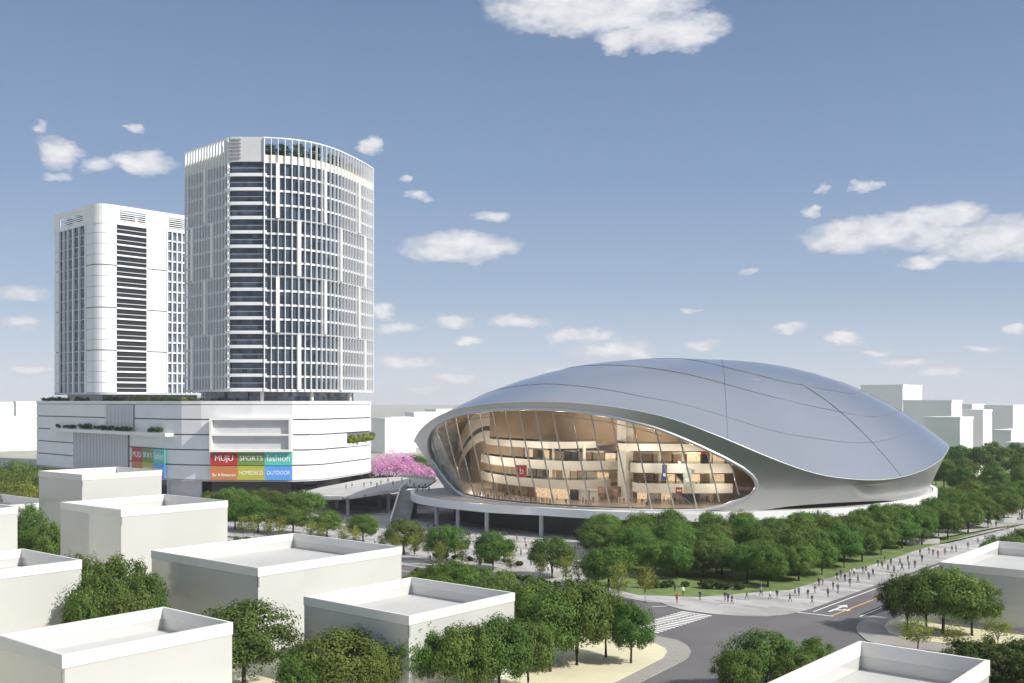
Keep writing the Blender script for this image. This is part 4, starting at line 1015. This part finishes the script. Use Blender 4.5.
# trees on the roof of the front tower
RFP = Path(offset(RF, -3.2))
for px in (269, 283.5, 299, 315, 332, 341, 349, 356): 
    q, _ = RFP.at(RFP.s_at_px(px)); add_tree('on the front tower roof', q[0], q[1], TR.uniform(7.2, 8.0), 4.2, 'K', ZT + .5)
q2 = Path(offset(P2, -3.0))
for px in (70, 80, 124, 131, 142, 171, 178):
    q, _ = q2.at(q2.s_at_px(px)); add_tree('on the rear tower roof', q[0], q[1], 6.0, 3.6, 'K', Z1 + .5)
ORD = 'first second third fourth fifth sixth seventh eighth ninth tenth eleventh twelfth thirteenth fourteenth fifteenth sixteenth seventeenth eighteenth nineteenth twentieth twenty-first twenty-second twenty-third twenty-fourth twenty-fifth twenty-sixth twenty-seventh twenty-eighth twenty-ninth thirtieth thirty-first thirty-second thirty-third thirty-fourth thirty-fifth'.split()
for zn, lst in ZONES.items():
    lst.sort(key=lambda a: a[1]); cnt = {}
    tot = {k: sum(1 for a in lst if a[2] == k) for _, _, k in lst}
    for r, px, k in lst:
        i = cnt.get(k, 0); cnt[k] = i + 1
        pos = '' if tot[k] == 1 else (', %s from the mall' % ORD[i] if 'tower' not in zn else ', %s from the shaded corner' % ORD[i])
        r['label'] = TW[k][0] + ' ' + zn + pos; r['group'] = 'trees ' + zn
# ---- hedges and planting strips
def shrub_mesh(rnd, L_, W_, H_, n, leaf):
    pts = []; nc = max(4, int(L_ / .9)); cl = [(rnd.uniform(-L_ / 2, L_ / 2), rnd.uniform(-W_ / 3, W_ / 3), rnd.uniform(.35, .75) * H_, rnd.uniform(.3, .48) * min(H_, W_), rnd.uniform(.2, .8)) for _ in range(nc)]
    for i in range(n):
        c = cl[i % nc]; d = Vector((rnd.gauss(0, 1), rnd.gauss(0, 1), rnd.gauss(0, 1))).normalized(); r = c[3] * rnd.uniform(.5, 1.1)
        p = (c[0] + d.x * r * 1.5, c[1] + d.y * r, max(.03, c[2] + d.z * r)); pts.append((p, d, c[4]))
    return leaf_cards(rnd, pts, leaf, 'foliage')
HR = random.Random(9)
def hedge(a, b, W_, H_, z, label, cat='hedge', m_='shrub', leaf=.25, dens=130, name='hedge'):
    L_ = math.dist(a, b); me = shrub_mesh(HR, L_, W_, H_, int(L_ * dens), leaf); me.materials.append(M[m_])
    o = bpy.data.objects.new(name, me); COL.objects.link(o); o.location = ((a[0] + b[0]) / 2, (a[1] + b[1]) / 2, z); o.rotation_euler = (0, 0, math.atan2(b[1] - a[1], b[0] - a[0]))
    return tag(o, label, cat)
hedge(G(640, 588), G(692, 588), 3, 1.4, 0, 'low dark hedge at the lawn edge under the grove, nearest the branch road')
hedge(G(696, 588), G(745, 590), 3, 1.4, 0, 'low dark hedge at the lawn edge under the grove, nearest the plaza walkers')
hedge(G(405, 573), G(470, 583), 2.4, 1.2, 0, 'low hedge on the plaza behind the broad middle block')
hedge(G(480, 575), G(560, 588), 2.4, 1.2, 0, 'low hedge on the plaza beside the branch road')
hedge(G(232, 543), G(262, 546), 3, 1.6, 0, 'short hedge beside the broad block below the mall')
hedge(G(300, 541), G(380, 552), 2.0, 1.0, 0, 'low hedge along the plaza row facing the footbridge')
hedge(G(430, 557), G(520, 566), 2.0, .9, 0, 'low clipped hedge between the saplings on the plaza')
TO = Path(offset(MP, -2.6)); LO_ = Path(offset(MP, 1.2))
k = 0
for px0, px1 in ((40, 52), (52, 68), (75, 88), (104, 116), (116, 132), (132, 148), (148, 164), (164, 178), (180, 192), (192, 204)):
    a, b = TO.at(TO.s_at_px(px0))[0], TO.at(TO.s_at_px(px1))[0]
    hedge(a, b, 2.6, HR.uniform(1.6, 2.4), 31.4, 'clump of %s shrubs on the mall roof edge, %s from its far end' % ('lime green' if k == 8 else 'dark green', ORD[k]), 'shrub', 'shrubY' if k == 8 else 'shrub', .26, 70, 'roof_shrub'); k += 1
k = 0
for px0, px1 in ((58, 74), (76, 92), (92, 106), (106, 120), (120, 133), (146, 156), (156, 164)):
    a, b = LO_.at(LO_.s_at_px(px0))[0], LO_.at(LO_.s_at_px(px1))[0]
    hedge(a, b, 2.0, HR.uniform(1.5, 2.2), 21.5, 'shrub clump spilling over the mall terrace ledge, %s from its far end' % ORD[k], 'shrub', 'shrub', .24, 70, 'terrace_shrub'); k += 1
for u0, u1, lab in ((.03, .36, 'lime green planting in the mall niche, end next to the sign boards'), (.36, .68, 'lime green planting filling the middle of the mall niche'), (.68, .97, 'lime green planting in the mall niche, end next to the footbridge')):
    pa_ = offset(MPATH.sub(lerp(sA, sB, u0), lerp(sA, sB, u1)), .35); hedge(pa_[0], pa_[-1], 1.9, 3.6, 17.0, lab, 'planting', 'shrubY', .28, 300, 'niche_shrub')
q = G(409, 589, 7.9); hedge((q[0] - 1.1, q[1]), (q[0] + .8, q[1] + .3), .9, .9, 7.95, 'tiny green plant on the roof of the lower white block', 'plant', 'shrub', .12, 60, 'roof_plant')
# low walls by the lawn
for (a, b), lab in (((G(906, 545), G(939, 543.5)), 'low grey wall crossing the lawn strip before the plaza walk'), ((G(990, 523), G(1016, 521.5)), 'low pale wall at the far end of the lawn by the side plaza')):
    d = math.dist(a, b); o = MB().box(((a[0] + b[0]) / 2, (a[1] + b[1]) / 2, .55), (d, .5, 1.1), ((b[0] - a[0]) / d, (b[1] - a[1]) / d)).build('low_wall', M['concrete']); tag(o, lab, 'wall')

# ------------------------------------------------------------------ people
def person_mesh(name, seed, stride, arm, lean=0.0, hand_up=False):
    J = {}; rad = {}; E_ = []
    def v(n, p, r, par=None):
        J[n] = (len(J), p); rad[n] = r
        if par: E_.append((par, n))
    v('pelvis', (0, 0, .94), .125); v('belly', (0, .01, 1.10), .118, 'pelvis'); v('chest', (0, lean * .5, 1.32), .135, 'belly'); v('neck', (0, lean * .8, 1.47), .055, 'chest')
    v('chin', (0, lean + .015, 1.54), .07, 'neck'); v('brow', (0, lean + .01, 1.63), .092, 'chin'); v('crown', (0, lean, 1.71), .07, 'brow')
    for s in (-1, 1):
        f = stride * s
        v('hip%d' % s, (.09 * s, 0, .90), .095, 'pelvis'); v('knee%d' % s, (.10 * s, f * .5 + .03, .49), .062, 'hip%d' % s)
        v('ankle%d' % s, (.10 * s, f * 1.0 - (.04 if f < 0 else 0), .085 + (.05 if f < -.05 else 0)), .042, 'knee%d' % s); v('toe%d' % s, (.105 * s, f * 1.0 + .15, .035), .036, 'ankle%d' % s)
        g = -arm * s
        v('sh%d' % s, (.175 * s, lean * .5, 1.385), .062, 'chest')
        if hand_up and s > 0:
            v('el%d' % s, (.24, .06, 1.14), .045, 'sh%d' % s); v('wr%d' % s, (.16, .24, 1.30), .032, 'el%d' % s); v('ha%d' % s, (.13, .27, 1.38), .03, 'wr%d' % s)
        else:
            v('el%d' % s, (.235 * s, g * .45, 1.12), .046, 'sh%d' % s); v('wr%d' % s, (.235 * s, g + .05, .89), .033, 'el%d' % s); v('ha%d' % s, (.225 * s, g + .08, .80), .032, 'wr%d' % s)
    me = bpy.data.meshes.new('p'); bm = bmesh.new()
    ly = bm.verts.layers.skin.verify(); vs = {}
    for n, (i, p) in J.items():
        x = bm.verts.new(p); x[ly].radius = (rad[n], rad[n]); x[ly].use_root = n == 'pelvis'; vs[n] = x
    for a, b in E_: bm.edges.new((vs[a], vs[b]))
    bm.to_mesh(me); bm.free()
    o = bpy.data.objects.new('p', me); COL.objects.link(o)
    o.modifiers.new('s', 'SKIN').use_smooth_shade = True; o.modifiers.new('d', 'SUBSURF').levels = 1
    bpy.context.view_layer.update()
    out = bpy.data.meshes.new_from_object(o.evaluated_get(bpy.context.evaluated_depsgraph_get()))
    COL.objects.unlink(o); bpy.data.objects.remove(o)
    out.name = name; out.materials.clear()
    for _ in range(5): out.materials.append(M['dark'])
    for f in out.polygons:
        c = f.center; f.use_smooth = True
        if c.z < .09: mi = 4
        elif c.z < .95 and abs(c.x) < .19: mi = 1
        elif c.z > 1.66 or (c.z > 1.55 and c.y < lean - .02): mi = 3
        elif c.z > 1.46 or (abs(c.x) > .19 and c.z < .90) or (hand_up and c.y > .22): mi = 2
        else: mi = 0
        f.material_index = mi
    return out
PM = [(person_mesh('person', 1, .24, .16), 'walking'), (person_mesh('person', 2, -.20, -.14), 'walking'), (person_mesh('person', 3, .02, .02), 'standing'), (person_mesh('person', 4, -.03, .0, 0, True), 'gesturing'), (person_mesh('person', 5, .30, .2, .04), 'striding')]
TOPS = {'black': (.02, .02, .024), 'navy': (.03, .05, .12), 'grey': (.22, .22, .23), 'white': (.72, .72, .7), 'red': (.42, .04, .04), 'blue': (.08, .16, .36), 'brown': (.14, .08, .05)}
for k_, c_ in TOPS.items(): M['t_' + k_] = mat(k_ + '_cloth', c_, .85)
M['skin'] = mat('skin', (.48, .28, .19), .55); M['hair'] = mat('dark_hair', (.02, .015, .012), .6)
PR_ = random.Random(21); PZ = {}
def person(zone, x, y, z, rz=None):
    me, act = PR_.choice(PM); top = PR_.choice(['black', 'black', 'black', 'navy', 'navy', 'grey', 'grey', 'white', 'red', 'blue', 'brown']); bot = PR_.choice(['black', 'navy', 'grey', 'black', 'brown'])
    o = bpy.data.objects.new('person', me); COL.objects.link(o); o.location = (x, y, z); o.rotation_euler = (0, 0, PR_.uniform(0, 6.28) if rz is None else rz)
    s = PR_.uniform(.90, .98); o.scale = (s, s, s)
    for i, m_ in enumerate(('t_' + top, 't_' + bot, 'skin', 'hair', 't_black')):
        o.material_slots[i].link = 'OBJECT'; o.material_slots[i].material = M[m_]
    o['category'] = 'person'; PZ.setdefault(zone, []).append((o, CX + F_PX * x / y, top, act))
def pp(zone, lst, z=0.0):
    for px, py in lst:
        if z == -1:
            zz = 6.05
            for _ in range(6): zz = bz(G(px, py, zz)[0])
            person(zone, *G(px, py, zz), zz)
        else: person(zone, *G(px, py, z), z)
pp('on the walk beside the lawn', [(761, 596), (770, 599.5), (777, 599), (795, 596), (799, 596), (808, 598.5), (819, 586), (823, 585), (833, 590), (837, 580), (841, 578.5), (850, 586.5), (850, 577), (854, 576), (863, 574), (866, 573), (869, 580), (878, 567), (882, 569), (891, 566), (894, 573), (902, 571), (908, 563), (909, 569), (915, 568), (885, 563), (845, 582), (929, 554), (933, 556), (945, 555), (952, 552.5), (956, 552), (978, 544), (790, 602), (815, 594), (828, 597), (858, 583), (873, 577), (888, 572), (900, 566), (922, 562), (938, 558), (968, 549), (985, 541), (812, 604), (838, 593), (920, 556)])
pp('on paving between crossing and grove', [(677, 603), (683, 596), (675, 592), (725, 601), (728, 602), (732, 604), (761, 592), (747, 600), (700, 600)])
pp('on the side plaza beyond the lawn', [(1008, 531), (1015, 533), (1003, 517), (1008, 519), (1013, 515), (1020, 518), (1024, 515), (996, 527), (991, 527), (1018, 512)])
pp('on the paving by the stadium tip', [(932, 504.5), (936, 503), (939, 504), (943, 507), (951, 506), (956, 505.5), (963, 506)])
pp('on the plaza before the columns', [(517, 541), (525, 543), (572, 539), (575, 552), (578, 549), (545, 547), (560, 546), (500, 538), (428, 528), (434, 530), (470, 538), (425, 545), (418, 548), (455, 556), (460, 553), (521, 556), (585, 560), (567, 573), (535, 560), (477, 549), (440, 533), (590, 548), (505, 556), (512, 552), (531, 566), (548, 572), (555, 570), (590, 566), (583, 575), (466, 562), (430, 562), (400, 560), (415, 556), (375, 545), (345, 540), (310, 535), (490, 560), (526, 550), (538, 545), (445, 548), (482, 543), (565, 562)])
pp('in the shade below the footbridge', [(386, 516), (388, 514), (396, 514), (372, 513), (352, 509), (390, 509)])
pp('on the footbridge', [(364, 487), (371, 486), (377, 487.5), (381, 485), (388, 483), (393, 485.5), (402, 482), (346, 489), (352, 488), (410, 484)], -1)
pp('on the terrace beside the stadium tip', [(417, 491.5), (419, 490), (423, 491), (425, 488.5), (429, 492), (414, 488)], DECK)
pp('inside the glass near the tip', [(474, 497), (477, 497), (480, 497.5), (483, 497), (497, 499), (499, 500), (502, 498.5), (505, 500), (507, 498), (516, 501), (521, 502)], DECK + .36)
pp('in the hall under the lower gallery', [(535, 503), (544, 504), (547, 504), (550, 505), (553, 502), (557, 501), (540, 497), (528, 498), (513, 495), (491, 495), (561, 497), (488, 499), (494, 499.5), (510, 500), (525, 503), (531, 503.5), (539, 504), (542, 504), (566, 505), (570, 500), (536, 499), (519, 496)], DECK + .36)
pp('in the atrium between the galleries', [(577, 497), (583, 503), (586, 505), (591, 505), (593, 503), (578, 494), (600, 499)], DECK + .36)
pp('in the hall near the escalators', [(617, 503), (620, 504), (624, 504), (646, 506), (647, 507.5), (656, 504), (660, 504.5), (664, 503), (668, 504), (672, 502), (612, 502), (630, 505), (636, 503), (642, 505), (650, 505), (675, 504), (680, 504)], DECK + .36)
pp('at the narrow end of the hall', [(688, 504), (692, 503.5), (697, 502), (702, 503), (707, 501.5), (714, 499.5), (684, 502)], DECK + .36)
for t, s, zz, zn in ((152, .86, 11.0, 'on the gallery near the escalators'), (155, .855, 11.0, 'on the gallery near the escalators'), (159, .855, 11.0, 'on the gallery near the escalators'), (153, .855, 15.8, 'on the gallery beside the blue banner'), (160, .855, 15.8, 'on the gallery beside the blue banner'), (163, .855, 15.8, 'on the gallery beside the blue banner'), (186, .845, 15.8, 'on the gallery above the red banner'), (190, .845, 15.8, 'on the gallery above the red banner'), (196, .845, 15.8, 'on the gallery above the red banner'), (201, .845, 15.8, 'on the gallery above the red banner'), (188, .845, 11.0, 'on the gallery behind the red banner'), (194, .845, 11.0, 'on the gallery behind the red banner')):
    q = base_xy(t, s); person(zn, q[0], q[1], zz)
pp('on the terrace under the skirt', [(783, 507), (788, 507.5), (800, 507), (806, 507), (820, 506.8), (834, 506.5), (845, 506.3), (812, 507.5)], DECK)
for zn, lst in PZ.items():
    lst.sort(key=lambda a: a[1]); tot = {}
    for a in lst: tot[(a[2], a[3])] = tot.get((a[2], a[3]), 0) + 1
    cnt = {}
    for o, px, top, act in lst:
        k = (top, act); i = cnt.get(k, 0); cnt[k] = i + 1
        o['label'] = 'person in %s top %s %s%s' % (top, act, zn, '' if tot[k] == 1 else ', %s from the mall' % ORD[i]); o['group'] = 'people ' + zn

# ------------------------------------------------------------------ the air
hz = bpy.data.materials.new('haze'); hz.use_nodes = True; n_ = hz.node_tree; n_.nodes.clear()
o_n = n_.nodes.new('ShaderNodeOutputMaterial'); pv_ = n_.nodes.new('ShaderNodeVolumePrincipled')
pv_.inputs['Color'].default_value = (.93, .95, 1, 1); pv_.inputs['Density'].default_value = .0001; pv_.inputs['Anisotropy'].default_value = 0
n_.links.new(pv_.outputs[0], o_n.inputs['Volume'])
hb = MB().prism([(-3100, -260), (3100, -260), (3100, 9100), (-3100, 9100)], -2.2, 126).build('haze', hz); hb['kind'] = 'stuff'
